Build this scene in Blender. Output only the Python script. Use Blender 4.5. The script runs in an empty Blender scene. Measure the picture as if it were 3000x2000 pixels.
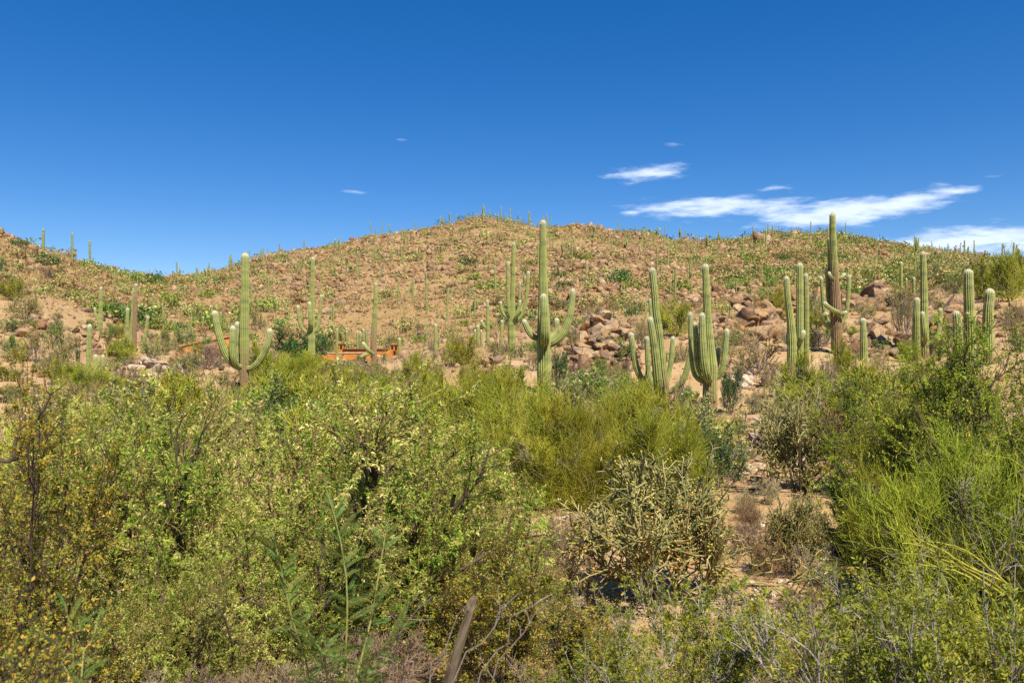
import bpy, bmesh, math, random
import numpy as np
from mathutils import Vector

# ---------------------------------------------------------------- camera, world, sun
scene = bpy.context.scene
COL = scene.collection
F = 28.0 / 36.0 * 3000.0          # focal length in photograph pixels
EYE = 4.0                         # eye height above the datum
R = math.radians

cam_data = bpy.data.cameras.new('camera')
cam_data.lens = 28.0
cam_data.sensor_width = 36.0
cam_data.clip_start = 0.05
cam_data.clip_end = 20000
cam_data.dof.use_dof = True
cam_data.dof.focus_distance = 28.0
cam_data.dof.aperture_fstop = 5.6
cam = bpy.data.objects.new('camera', cam_data)
COL.objects.link(cam)
cam.location = (0, 0, EYE)
cam.rotation_euler = (R(90), 0, 0)
scene.camera = cam

SUN_EL, SUN_AZ = 56.0, 24.0       # elevation, degrees to the right of straight behind the camera
sun_data = bpy.data.lights.new('sun', 'SUN')
sun_data.energy = 5.0
sun_data.angle = R(0.53)
sun_data.color = (1.0, 0.925, 0.80)
sun = bpy.data.objects.new('sun', sun_data)
COL.objects.link(sun)
sd = Vector((math.sin(R(SUN_AZ)) * math.cos(R(SUN_EL)), -math.cos(R(SUN_AZ)) * math.cos(R(SUN_EL)), math.sin(R(SUN_EL))))
sun.rotation_euler = sd.to_track_quat('Z', 'Y').to_euler()
sun.location = sd * 60

scene.view_settings.view_transform = 'Standard'
scene.view_settings.look = 'None'
scene.view_settings.exposure = 0.8
scene.view_settings.gamma = 1.0
scene.view_settings.use_curve_mapping = False
try:
    scene.cycles.max_bounces = 6
    scene.cycles.transparent_max_bounces = 4
    scene.cycles.use_denoising = False
except Exception:
    pass


class NT:
    """small helper round a node tree"""
    def __init__(s, nt):
        s.nt = nt
    def n(s, typ, **kw):
        nd = s.nt.nodes.new(typ)
        for k, v in kw.items():
            if k == 'inp':
                for kk, vv in v.items():
                    if hasattr(vv, 'is_output'):
                        s.nt.links.new(vv, nd.inputs[kk])
                    else:
                        nd.inputs[kk].default_value = vv
            else:
                setattr(nd, k, v)
        return nd
    def m(s, op, a, b=None, c=None, clamp=False):
        nd = s.nt.nodes.new('ShaderNodeMath')
        nd.operation = op
        nd.use_clamp = clamp
        for i, v in enumerate((a, b, c)):
            if v is None:
                continue
            if hasattr(v, 'is_output'):
                s.nt.links.new(v, nd.inputs[i])
            else:
                nd.inputs[i].default_value = v
        return nd.outputs[0]
    def mix(s, f, a, b, mode='MIX'):
        nd = s.nt.nodes.new('ShaderNodeMix')
        nd.data_type = 'RGBA'
        nd.blend_type = mode
        for i, v in ((0, f), (6, a), (7, b)):
            if hasattr(v, 'is_output'):
                s.nt.links.new(v, nd.inputs[i])
            else:
                nd.inputs[i].default_value = v if i == 0 else (*v, 1.0)
        return nd.outputs[2]
    def ramp(s, f, stops, interp='LINEAR'):
        nd = s.nt.nodes.new('ShaderNodeValToRGB')
        cr = nd.color_ramp
        cr.interpolation = interp
        while len(cr.elements) < len(stops):
            cr.elements.new(0.5)
        for e, (p, c) in zip(cr.elements, stops):
            e.position = p
            e.color = (*c, 1.0)
        s.nt.links.new(f, nd.inputs[0])
        return nd.outputs[0]
    def noise(s, scale, detail=3.0, rough=0.55, vec=None, dim=None):
        nd = s.nt.nodes.new('ShaderNodeTexNoise')
        if dim:
            nd.noise_dimensions = dim
        nd.inputs['Scale'].default_value = scale
        nd.inputs['Detail'].default_value = detail
        nd.inputs['Roughness'].default_value = rough
        if vec is not None:
            s.nt.links.new(vec, nd.inputs['W' if dim == '1D' else 'Vector'])
        return nd.outputs['Fac']
    def link(s, a, b):
        s.nt.links.new(a, b)


def build_world():
    w = bpy.data.worlds.new('World')
    scene.world = w
    w.use_nodes = True
    w.node_tree.nodes.clear()
    t = NT(w.node_tree)
    out = t.n('ShaderNodeOutputWorld')
    bg = t.n('ShaderNodeBackground')
    bg.inputs['Strength'].default_value = 0.125
    sky = t.n('ShaderNodeTexSky')
    sky.sky_type = 'NISHITA'
    sky.sun_disc = False
    sky.sun_elevation = R(SUN_EL)
    sky.sun_rotation = R(180 - SUN_AZ)
    sky.altitude = 1500
    sky.air_density = 0.85
    sky.dust_density = 0.05
    sky.ozone_density = 3.0
    gm = t.n('ShaderNodeGamma', inp={0: sky.outputs[0], 1: 0.8})
    hs = t.n('ShaderNodeHueSaturation', inp={'Hue': 0.510, 'Saturation': 1.54, 'Value': 0.88, 'Color': gm.outputs[0]})
    # thin clouds low over the hills, laid out by compass bearing and elevation
    tc = t.n('ShaderNodeTexCoord')
    sep = t.n('ShaderNodeSeparateXYZ', inp={0: tc.outputs['Generated']})
    x, y, z = sep.outputs
    az = t.m('ARCTAN2', x, y)
    el = t.m('ARCSINE', z)
    com = t.n('ShaderNodeCombineXYZ', inp={0: t.m('MULTIPLY', az, 9.0), 1: t.m('MULTIPLY', el, 42.0), 2: 0.0})
    com2 = t.n('ShaderNodeCombineXYZ', inp={0: t.m('MULTIPLY', az, 5.0), 1: t.m('MULTIPLY', el, 20.0), 2: 3.0})
    n1 = t.noise(2.6, 7.0, 0.6, com.outputs[0])
    n2 = t.noise(2.0, 3.0, 0.5, com2.outputs[0])
    tot = None
    for (px, py, hw, hh, tilt, amp) in ((1890, 508, 150, 26, 0.0, 0.82), (2090, 607, 270, 36, 0.0, 1.0),
                                        (2440, 628, 250, 40, 0.06, 1.15), (2640, 600, 230, 34, 0.18, 1.0), (2790, 560, 130, 20, 0.0, 0.95),
                                        (2830, 705, 330, 40, 0.03, 1.15), (3150, 690, 420, 60, 0.0, 1.1), (3700, 640, 500, 60, 0.0, 0.9),
                                        (1850, 622, 50, 10, 0.0, 0.72), (1178, 410, 30, 6, 0, 0.6), (1042, 563, 60, 8, 0, 0.66), (1960, 425, 70, 9, 0, 0.6),
                                        (2270, 552, 90, 10, 0, 0.62)):
        a0 = math.atan((px - 1500) / F)
        e0 = math.atan((1000 - py) / F * math.cos(a0))
        da = t.m('SUBTRACT', az, a0)
        de = t.m('SUBTRACT', t.m('SUBTRACT', el, e0), t.m('MULTIPLY', da, tilt))
        c2 = math.cos(a0) ** 2
        q = t.m('ADD', t.m('POWER', t.m('ABSOLUTE', t.m('DIVIDE', da, hw / F * c2)), 2.0),
                t.m('POWER', t.m('ABSOLUTE', t.m('DIVIDE', de, hh / F * math.cos(a0))), 2.0))
        g = t.m('MULTIPLY', t.m('EXPONENT', t.m('MULTIPLY', q, -0.8)), amp)
        tot = g if tot is None else t.m('MAXIMUM', tot, g)
    dens = t.m('ADD', t.m('ADD', tot, t.m('MULTIPLY', t.m('SUBTRACT', n1, 0.5), 1.5)), t.m('MULTIPLY', t.m('SUBTRACT', n2, 0.5), 0.7))
    mr = t.n('ShaderNodeMapRange', interpolation_type='SMOOTHSTEP', inp={0: dens, 1: 0.38, 2: 1.15, 3: 0.0, 4: 0.78})
    fac = t.m('MULTIPLY', mr.outputs[0], t.m('GREATER_THAN', tot, 0.03))
    col = t.mix(fac, hs.outputs[0], (5.0, 5.5, 6.4))
    t.link(col, bg.inputs[0])
    t.link(bg.outputs[0], out.inputs[0])


build_world()

# ---------------------------------------------------------------- mesh helpers
def fast_mesh(name, V, faces, attrs=None, smooth=False):
    me = bpy.data.meshes.new(name)
    V = np.asarray(V, dtype=np.float32)
    me.vertices.add(len(V))
    me.vertices.foreach_set('co', V.ravel())
    faces = [np.asarray(f, dtype=np.int32) for f in faces if len(f)]
    nl = sum(f.size for f in faces)
    npoly = sum(len(f) for f in faces)
    me.loops.add(nl)
    me.loops.foreach_set('vertex_index', np.concatenate([f.ravel() for f in faces]))
    starts, o = [], 0
    for f in faces:
        k = f.shape[1]
        starts.append(o + np.arange(len(f), dtype=np.int32) * k)
        o += f.size
    me.polygons.add(npoly)
    me.polygons.foreach_set('loop_start', np.concatenate(starts).astype(np.int32))
    if smooth:
        me.polygons.foreach_set('use_smooth', np.ones(npoly, dtype=bool))
    for k, v in (attrs or {}).items():
        a = me.attributes.new(k, 'FLOAT', 'POINT')
        a.data.foreach_set('value', np.asarray(v, dtype=np.float32))
    me.update(calc_edges=True)
    return me


class Acc:
    def __init__(s):
        s.V, s.A, s.Q, s.T, s.n = [], [], [], [], 0
    def add(s, V, quads=None, tris=None, rnd=0.5):
        V = np.asarray(V, dtype=np.float32).reshape(-1, 3)
        s.V.append(V)
        s.A.append(np.broadcast_to(np.asarray(rnd, dtype=np.float32), (len(V),)))
        if quads is not None and len(quads):
            s.Q.append(np.asarray(quads) + s.n)
        if tris is not None and len(tris):
            s.T.append(np.asarray(tris) + s.n)
        s.n += len(V)
    def mesh(s, name, smooth=False):
        fs = []
        if s.Q:
            fs.append(np.concatenate(s.Q))
        if s.T:
            fs.append(np.concatenate(s.T))
        return fast_mesh(name, np.concatenate(s.V), fs, {'rnd': np.concatenate(s.A)}, smooth)


def thing(name, label, cat, loc=(0, 0, 0), group=None, rotz=0.0, scale=1.0):
    o = bpy.data.objects.new(name, None)
    o.empty_display_size = 0.2
    COL.objects.link(o)
    o.location = loc
    o.rotation_euler = (0, 0, rotz)
    o.scale = (scale,) * 3 if not hasattr(scale, '__len__') else scale
    tag(o, label, cat, group)
    return o


def tag(o, label, cat, group=None):
    o['label'] = label
    o['category'] = cat
    if group:
        o['group'] = group
    return o


def part(name, me, mat, parent=None, kind=None):
    if mat is not None and not me.materials:
        me.materials.append(mat)
    o = bpy.data.objects.new(name, me)
    COL.objects.link(o)
    if parent is not None:
        o.parent = parent
    if kind:
        o['kind'] = kind
    return o


# ---------------------------------------------------------------- noise and terrain
_rs = np.random.RandomState(7)
_tab = _rs.rand(256, 256)


def vnoise(x, y):
    xi, yi = np.floor(x).astype(int), np.floor(y).astype(int)
    fx, fy = x - xi, y - yi
    fx, fy = fx * fx * (3 - 2 * fx), fy * fy * (3 - 2 * fy)
    a = _tab[xi & 255, yi & 255]; b = _tab[(xi + 1) & 255, yi & 255]
    c = _tab[xi & 255, (yi + 1) & 255]; d = _tab[(xi + 1) & 255, (yi + 1) & 255]
    return (a * (1 - fx) + b * fx) * (1 - fy) + (c * (1 - fx) + d * fx) * fy - 0.5


def fbm(x, y, o=4):
    s, a = 0, 1.0
    for i in range(o):
        s = s + a * vnoise(x * 2 ** i + 17.3 * i, y * 2 ** i + 5.1 * i)
        a *= 0.5
    return s


TC = np.array([0, 500, 1000, 1500, 2000, 2500, 3000.0])
TD = np.array([1, 3, 6, 10, 16, 24, 33, 45, 60, 80, 105, 130.0])
TH = np.array([
    [-1.7] * 7, [-2.2] * 7, [-2.9] * 7, [-3.4] * 7,
    [-3.6, -3.6, -3.6, -3.5, -3.5, -3.3, -3.0],
    [-3.4, -3.6, -3.6, -3.3, -3.4, -2.9, -2.5],
    [-2.8, -3.4, -3.4, -2.4, -2.7, -2.2, -1.6],
    [-1.8, -2.8, -3.0, -1.6, -1.5, -1.1, -0.4],
    [0.0, -1.8, -2.0, -0.8, 0.3, 0.9, 1.8],
    [3.5, -0.3, -2.4, -0.1, 2.2, 3.4, 5.5],
    [8.0, 1.8, -1.2, 1.6, 4.0, 5.6, 9.0],
    [13.0, 5.0, 1.6, 3.6, 6.5, 8.5, 11.5]])
RP = np.array([[0, 680, 150], [80, 712, 158], [150, 735, 170], [230, 768, 190], [300, 788, 220], [400, 806, 265], [480, 815, 300], [560, 806, 305],
               [680, 782, 318], [800, 748, 330], [900, 728, 336], [1000, 710, 340], [1085, 690, 344], [1130, 688, 345], [1180, 684, 346], [1250, 672, 350], [1330, 652, 350],
               [1400, 634, 350], [1450, 636, 350], [1500, 647, 350], [1570, 663, 350], [1640, 664, 350], [1680, 657, 350], [1740, 666, 350], [1800, 678, 350],
               [1880, 679, 352], [1930, 690, 355], [1960, 702, 358], [2050, 706, 360], [2150, 703, 355], [2250, 684, 340], [2330, 682, 338], [2420, 688, 335],
               [2500, 698, 333], [2650, 719, 330], [2800, 743, 320], [2900, 764, 300], [3000, 785, 280]], float)


def H(x, y):
    x = np.asarray(x, float); y = np.asarray(y, float)
    r = np.hypot(x, y)
    th = np.arctan2(x, y)
    thc = np.clip(th, -R(45), R(45))
    px = 1500 + F * np.tan(thc)
    pc = np.clip(px, 0, 3000)
    d = np.maximum(r * np.cos(thc), 0.3)
    dd = np.clip(d, 1, 130)
    cols = np.stack([np.interp(np.log(dd), np.log(TD), TH[:, i]) for i in range(7)])
    f = pc / 500.0
    i = np.clip(np.floor(f).astype(int), 0, 5)
    a = f - i
    a = a * a * (3 - 2 * a)
    near = np.take_along_axis(cols, i[None], 0)[0] * (1 - a) + np.take_along_axis(cols, (i + 1)[None], 0)[0] * a
    pyr = np.interp(pc, RP[:, 0], RP[:, 1])
    dr = np.interp(pc, RP[:, 0], RP[:, 2])
    hr = (1000 - pyr) / F * dr
    s = np.clip((d - 130) / (dr - 130), 0, 1)
    over = np.maximum(d - dr, 0)
    hill = near + (hr - near) * s - np.minimum(0.004 * over ** 2 + 0.08 * over, 60 + 0 * over)
    h = np.where(d < 130, near, np.maximum(hill, -14))
    fade = np.clip((np.abs(th) - R(50)) / R(50), 0, 1)
    h = np.where(h > -1.7, h * (1 - 0.85 * fade) - 1.5 * fade, h)
    rd = np.clip(1 - np.abs(d - dr) / 40, 0, 1)
    amp = np.interp(d, [0, 5, 40, 115, 150, 400], [0, 0, 0.22, 0.42, 1.5, 1.8]) * (1 - 0.35 * rd)
    h = h + fbm(x / 16, y / 16) * amp + fbm(x / 2.1, y / 2.1, 3) * np.clip(0.004 * d, 0.02, 0.28)
    return h + EYE


def Hs(x, y):
    return float(H(np.array([x]), np.array([y]))[0])


def P(px, py, d):
    return np.array([(px - 1500) / F * d, d, (1000 - py) / F * d + EYE])


def gd(px, py, lo=6.0, hi=345.0):
    """distance at which the ground lies on the sight line through this point of the view"""
    ds = np.exp(np.linspace(np.log(lo), np.log(hi), 500))
    hh = H((px - 1500) / F * ds, ds)
    line = (1000 - py) / F * ds + EYE
    k = np.nonzero(hh >= line)[0]
    return float(ds[k[0]]) if len(k) else hi


# ---------------------------------------------------------------- materials
def new_mat(name):
    m = bpy.data.materials.new(name)
    m.use_nodes = True
    m.node_tree.nodes.clear()
    return m, NT(m.node_tree)


def finish(m, t, shader):
    out = t.n('ShaderNodeOutputMaterial')
    t.link(shader, out.inputs[0])
    return m


def leaf_mat(name, stops, trans=0.3, obj_var=0.0, gloss=False):
    m, t = new_mat(name)
    at = t.n('ShaderNodeAttribute', attribute_name='rnd')
    col = t.ramp(at.outputs['Fac'], stops)
    if obj_var:
        oi = t.n('ShaderNodeObjectInfo')
        hs = t.n('ShaderNodeHueSaturation', inp={'Color': col, 'Hue': t.m('ADD', t.m('MULTIPLY', t.m('SUBTRACT', oi.outputs['Random'], 0.5), obj_var * 0.35), 0.5),
                                                 'Value': t.m('ADD', t.m('MULTIPLY', oi.outputs['Random'], obj_var * 1.6), 1.0 - obj_var * 0.8), 'Saturation': 1.0})
        col = hs.outputs[0]
    d = t.n('ShaderNodeBsdfPrincipled', inp={'Base Color': col, 'Roughness': 0.62, 'Specular IOR Level': 0.3})
    if trans:
        tr = t.n('ShaderNodeBsdfTranslucent', inp={'Color': col})
        mx = t.n('ShaderNodeMixShader', inp={0: trans, 1: d.outputs[0], 2: tr.outputs[0]})
        return finish(m, t, mx.outputs[0])
    return finish(m, t, d.outputs[0])


def wood_mat(name, c1, c2, scale=18.0):
    m, t = new_mat(name)
    tc = t.n('ShaderNodeTexCoord')
    n = t.noise(scale, 4.0, 0.65, tc.outputs['Object'])
    at = t.n('ShaderNodeAttribute', attribute_name='rnd')
    f = t.m('ADD', t.m('MULTIPLY', n, 0.9), t.m('MULTIPLY', at.outputs['Fac'], 0.35), clamp=True)
    col = t.ramp(f, [(0.3, c1), (0.75, c2)])
    b = t.n('ShaderNodeBump', inp={'Strength': 0.5, 'Distance': 0.004, 'Height': n})
    p = t.n('ShaderNodeBsdfPrincipled', inp={'Base Color': col, 'Roughness': 0.85, 'Normal': b.outputs[0], 'Specular IOR Level': 0.25})
    return finish(m, t, p.outputs[0])


ROCK_STOPS = [(0.0, (0.075, 0.05, 0.036)), (0.2, (0.15, 0.092, 0.05)), (0.38, (0.26, 0.15, 0.066)), (0.55, (0.33, 0.21, 0.102)), (0.78, (0.41, 0.29, 0.165)), (1.0, (0.54, 0.42, 0.28))]


def rock_mat(name, source, scale=1.0, stops=ROCK_STOPS):
    m, t = new_mat(name)
    tc = t.n('ShaderNodeTexCoord')
    if source == 'object':
        r = t.n('ShaderNodeObjectInfo').outputs['Random']
    else:
        r = t.n('ShaderNodeAttribute', attribute_name='rnd').outputs['Fac']
    geo = t.n('ShaderNodeNewGeometry')
    pos = geo.outputs['Position']
    n1 = t.noise(0.9 * scale, 5.0, 0.62, pos)
    n2 = t.noise(7.0 * scale, 5.0, 0.7, pos)
    f = t.m('ADD', t.m('MULTIPLY', r, 0.55), t.m('MULTIPLY', n1, 0.62))
    f = t.m('ADD', f, t.m('MULTIPLY', t.m('SUBTRACT', n2, 0.5), 0.42))
    f = t.m('SUBTRACT', f, 0.08, clamp=True)
    col = t.ramp(f, stops)
    # iron stains and dark desert varnish with shapes of their own
    n3 = t.noise(1.7 * scale, 4.0, 0.6, pos)
    st = t.n('ShaderNodeMapRange', inp={0: n3, 1: 0.54, 2: 0.66, 3: 0.0, 4: 0.55})
    col = t.mix(st.outputs[0], col, (0.50, 0.22, 0.065))
    n4 = t.noise(1.2 * scale, 5.0, 0.7, t.n('ShaderNodeVectorMath', operation='ADD', inp={0: pos, 1: (31.0, 7.0, 3.0)}).outputs[0])
    vz = t.n('ShaderNodeMapRange', inp={0: n4, 1: 0.49, 2: 0.60, 3: 0.0, 4: 0.7})
    col = t.mix(vz.outputs[0], col, (0.135, 0.098, 0.088))
    vo = t.n('ShaderNodeTexVoronoi', feature='DISTANCE_TO_EDGE', inp={'Vector': t.n('ShaderNodeVectorMath', operation='ADD', inp={0: pos, 1: t.n('ShaderNodeTexNoise', inp={'Vector': pos, 'Scale': 1.4 * scale}).outputs['Color']}).outputs[0], 'Scale': 1.1 * scale})
    cr = t.n('ShaderNodeMapRange', inp={0: vo.outputs['Distance'], 1: 0.0, 2: 0.03, 3: 0.0, 4: 1.0})
    hgt = t.m('ADD', t.m('MULTIPLY', n2, 0.5), t.m('ADD', t.m('MULTIPLY', n1, 0.5), t.m('MULTIPLY', cr.outputs[0], 0.22)))
    b = t.n('ShaderNodeBump', inp={'Strength': 0.9, 'Distance': 0.22 / scale, 'Height': hgt})
    p = t.n('ShaderNodeBsdfPrincipled', inp={'Base Color': col, 'Roughness': 0.9, 'Normal': b.outputs[0], 'Specular IOR Level': 0.2})
    return finish(m, t, p.outputs[0])


def ground_mat():
    m, t = new_mat('desert_soil')
    geo = t.n('ShaderNodeNewGeometry')
    pos = geo.outputs['Position']
    n1 = t.noise(0.12, 5.0, 0.6, pos)
    n2 = t.noise(1.3, 5.0, 0.65, pos)
    n3 = t.noise(14.0, 4.0, 0.7, pos)
    f = t.m('ADD', t.m('MULTIPLY', n1, 0.5), t.m('ADD', t.m('MULTIPLY', n2, 0.35), t.m('MULTIPLY', n3, 0.25)))
    col = t.ramp(f, [(0.30, (0.20, 0.11, 0.046)), (0.45, (0.31, 0.185, 0.085)), (0.58, (0.41, 0.27, 0.14)), (0.75, (0.52, 0.39, 0.24))])
    sy = t.n('ShaderNodeSeparateXYZ', inp={0: pos})
    slope = t.n('ShaderNodeMapRange', inp={0: sy.outputs[1], 1: 40.0, 2: 120.0, 3: 0.0, 4: 0.75})
    col = t.mix(slope.outputs[0], col, t.mix(n2, (0.17, 0.10, 0.042), (0.33, 0.215, 0.095)))
    g = t.n('ShaderNodeMapRange', inp={0: t.noise(0.5, 5.0, 0.7, pos), 1: 0.5, 2: 0.66, 3: 0.0, 4: 0.6})
    col = t.mix(g.outputs[0], col, (0.36, 0.25, 0.085))
    vo = t.n('ShaderNodeTexVoronoi', inp={'Vector': pos, 'Scale': 22.0})
    pe = t.n('ShaderNodeMapRange', inp={0: vo.outputs['Distance'], 1: 0.12, 2: 0.3, 3: 1.0, 4: 0.0})
    sel = t.m('GREATER_THAN', t.n('ShaderNodeSeparateColor', inp={0: vo.outputs['Color']}).outputs[0], 0.66)
    pf = t.m('MULTIPLY', pe.outputs[0], sel)
    col = t.mix(t.m('MULTIPLY', pf, 0.6), col, (0.45, 0.38, 0.31))
    hgt = t.m('ADD', t.m('MULTIPLY', n2, 1.0), t.m('ADD', t.m('MULTIPLY', n3, 0.3), t.m('MULTIPLY', pf, 0.3)))
    b = t.n('ShaderNodeBump', inp={'Strength': 0.9, 'Distance': 0.08, 'Height': hgt})
    p = t.n('ShaderNodeBsdfPrincipled', inp={'Base Color': col, 'Roughness': 0.95, 'Normal': b.outputs[0], 'Specular IOR Level': 0.1})
    return finish(m, t, p.outputs[0])


def saguaro_mat(name, far=False, hue=(0.5, 1.0)):
    m, t = new_mat(name)
    rib = t.n('ShaderNodeAttribute', attribute_name='rib').outputs['Fac']
    al = t.n('ShaderNodeAttribute', attribute_name='along').outputs['Fac']
    tip = t.n('ShaderNodeAttribute', attribute_name='tip').outputs['Fac']
    brk = t.n('ShaderNodeAttribute', attribute_name='bark').outputs['Fac']
    geo = t.n('ShaderNodeNewGeometry')
    pos = geo.outputs['Position']
    oi = t.n('ShaderNodeObjectInfo').outputs['Random']
    alo = t.m('ADD', al, t.m('MULTIPLY', oi, 40.0))
    band = t.noise(2.6, 3.0, 0.6, alo, '1D')
    ns = t.noise(6.0, 4.0, 0.65, pos)
    f = t.m('ADD', t.m('MULTIPLY', band, 0.8), t.m('MULTIPLY', ns, 0.3))
    body = t.ramp(f, [(0.36, (0.115, 0.155, 0.036)), (0.50, (0.225, 0.262, 0.052)), (0.68, (0.335, 0.355, 0.075))])
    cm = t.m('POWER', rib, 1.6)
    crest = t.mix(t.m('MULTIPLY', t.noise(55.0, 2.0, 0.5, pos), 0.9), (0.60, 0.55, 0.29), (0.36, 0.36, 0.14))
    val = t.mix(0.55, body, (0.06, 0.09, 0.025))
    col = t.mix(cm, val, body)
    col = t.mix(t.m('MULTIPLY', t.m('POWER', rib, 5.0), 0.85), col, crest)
    # corky bark
    bf = t.m('MULTIPLY', brk, t.m('ADD', 0.35, t.m('MULTIPLY', t.noise(3.5, 5.0, 0.7, pos), 1.1)), clamp=True)
    barkc = t.ramp(t.noise(9.0, 4.0, 0.65, pos), [(0.3, (0.15, 0.085, 0.045)), (0.6, (0.34, 0.215, 0.115)), (0.8, (0.44, 0.33, 0.21))])
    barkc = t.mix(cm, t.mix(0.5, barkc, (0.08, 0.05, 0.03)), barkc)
    bs = t.n('ShaderNodeMapRange', inp={0: bf, 1: 0.35, 2: 0.62, 3: 0.0, 4: 0.92})
    col = t.mix(bs.outputs[0], col, barkc)
    sc = t.n('ShaderNodeMapRange', inp={0: t.noise(11.0, 3.0, 0.6, pos), 1: 0.66, 2: 0.72, 3: 0.0, 4: 0.7})
    col = t.mix(sc.outputs[0], col, (0.13, 0.085, 0.045))
    # woolly pale crown of spines at the tip
    tf = t.n('ShaderNodeMapRange', inp={0: t.m('ADD', tip, t.m('MULTIPLY', t.m('SUBTRACT', ns, 0.5), 0.12)), 1: 0.03, 2: 0.26, 3: 0.66, 4: 0.0})
    col = t.mix(tf.outputs[0], col, (0.66, 0.62, 0.47))
    t2 = t.n('ShaderNodeMapRange', inp={0: tip, 1: 0.1, 2: 1.1, 3: 0.22, 4: 0.0})
    col = t.mix(t2.outputs[0], col, (0.40, 0.42, 0.26))
    b = t.n('ShaderNodeBump', inp={'Strength': 0.35, 'Distance': 0.02, 'Height': t.noise(30.0, 3.0, 0.6, pos)})
    p = t.n('ShaderNodeBsdfPrincipled', inp={'Base Color': col, 'Roughness': 0.7, 'Normal': b.outputs[0], 'Specular IOR Level': 0.25})
    return finish(m, t, p.outputs[0])


M = {}
M['soil'] = ground_mat()
M['rock_obj'] = rock_mat('granite_boulder', 'object')
PALE = [(0.0, (0.30, 0.22, 0.16)), (0.3, (0.45, 0.33, 0.22)), (0.6, (0.58, 0.46, 0.33)), (1.0, (0.68, 0.58, 0.46))]
M['rock_pale'] = rock_mat('pale_granite', 'object', 2.2, PALE)
M['rock_stuff'] = rock_mat('granite_talus', 'attr', 0.8)
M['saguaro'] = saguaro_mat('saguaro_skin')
MESQ = [(0.0, (0.085, 0.185, 0.014)), (0.30, (0.19, 0.325, 0.026)), (0.58, (0.33, 0.42, 0.045)), (0.72, (0.49, 0.48, 0.08)), (0.84, (0.62, 0.50, 0.14)), (1.0, (0.74, 0.62, 0.28))]
M['mesquite_leaf'] = leaf_mat('mesquite_leaf', MESQ, 0.32)
M['mesquite_green'] = leaf_mat('green_mesquite_leaf', [(0.0, (0.133, 0.223, 0.017)), (0.4, (0.278, 0.383, 0.025)), (0.8, (0.520, 0.517, 0.038)), (0.92, (0.724, 0.535, 0.051)), (1.0, (0.750, 0.606, 0.068))], 0.3)
M['catclaw_leaf'] = leaf_mat('catclaw_leaf', [(0.0, (0.096, 0.139, 0.011)), (0.5, (0.222, 0.251, 0.020)), (0.85, (0.403, 0.358, 0.029)), (1.0, (0.634, 0.397, 0.044))], 0.28)
M['creosote_leaf'] = leaf_mat('creosote_leaf', [(0.0, (0.102, 0.155, 0.014)), (0.4, (0.240, 0.269, 0.026)), (0.62, (0.372, 0.302, 0.030)), (0.82, (0.480, 0.269, 0.026)), (1.0, (0.576, 0.403, 0.072))], 0.3)
M['jojoba_leaf'] = leaf_mat('jojoba_leaf', [(0.0, (0.082, 0.145, 0.023)), (0.5, (0.211, 0.308, 0.049)), (1.0, (0.421, 0.438, 0.089))], 0.25, 0.2)
M['olive_leaf'] = leaf_mat('olive_leaf', [(0.0, (0.146, 0.160, 0.046)), (0.5, (0.301, 0.295, 0.084)), (0.8, (0.465, 0.398, 0.135)), (1.0, (0.620, 0.495, 0.204))], 0.25, 0.14)
M['green_leaf'] = leaf_mat('green_leaf', [(0.0, (0.085, 0.155, 0.020)), (0.5, (0.214, 0.293, 0.044)), (1.0, (0.409, 0.424, 0.081))], 0.25, 0.14)
M['dark_leaf'] = leaf_mat('dark_leaf', [(0.0, (0.026, 0.074, 0.018)), (0.6, (0.074, 0.157, 0.032)), (1.0, (0.166, 0.256, 0.053))], 0.25, 0.1)
M['straw_leaf'] = leaf_mat('straw_leaf', [(0.0, (0.196, 0.144, 0.052)), (0.5, (0.380, 0.287, 0.103)), (1.0, (0.552, 0.425, 0.178))], 0.25, 0.2)
M['brown_twig'] = leaf_mat('brown_twig', [(0.0, (0.098, 0.065, 0.046)), (0.5, (0.227, 0.150, 0.091)), (1.0, (0.390, 0.273, 0.163))], 0.0, 0.2)
M['pv_twig'] = leaf_mat('palo_verde_twig', [(0.0, (0.177, 0.208, 0.015)), (0.5, (0.365, 0.377, 0.030)), (0.85, (0.542, 0.490, 0.050)), (1.0, (0.704, 0.578, 0.113))], 0.2, 0.14)
M['pv_wood'] = wood_mat('palo_verde_bark', (0.17, 0.165, 0.02), (0.33, 0.31, 0.04))
M['dark_wood'] = wood_mat('mesquite_bark', (0.030, 0.022, 0.017), (0.105, 0.072, 0.048))
M['red_twig'] = wood_mat('red_brown_twig', (0.15, 0.085, 0.03), (0.31, 0.20, 0.075))
M['grey_wood'] = wood_mat('grey_bark', (0.16, 0.135, 0.115), (0.38, 0.34, 0.30))
M['dead_wood'] = wood_mat('dead_grey_wood', (0.085, 0.065, 0.055), (0.26, 0.22, 0.195), 40.0)
M['cholla'] = leaf_mat('cholla_joint', [(0.0, (0.100, 0.110, 0.035)), (0.5, (0.234, 0.215, 0.067)), (1.0, (0.401, 0.325, 0.126))], 0.0)
M['cholla_dead'] = leaf_mat('dead_cholla_joint', [(0.0, (0.176, 0.080, 0.024)), (0.5, (0.336, 0.152, 0.032)), (1.0, (0.416, 0.264, 0.104))], 0.0)
M['cholla_fruit'] = leaf_mat('cholla_fruit', [(0.0, (0.225, 0.233, 0.043)), (0.6, (0.397, 0.363, 0.065)), (0.85, (0.475, 0.346, 0.052)), (1.0, (0.475, 0.233, 0.026))], 0.0)
M['grass'] = leaf_mat('dry_grass', [(0.0, (0.26, 0.17, 0.08)), (0.5, (0.46, 0.34, 0.17)), (1.0, (0.64, 0.54, 0.33))], 0.3)
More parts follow.
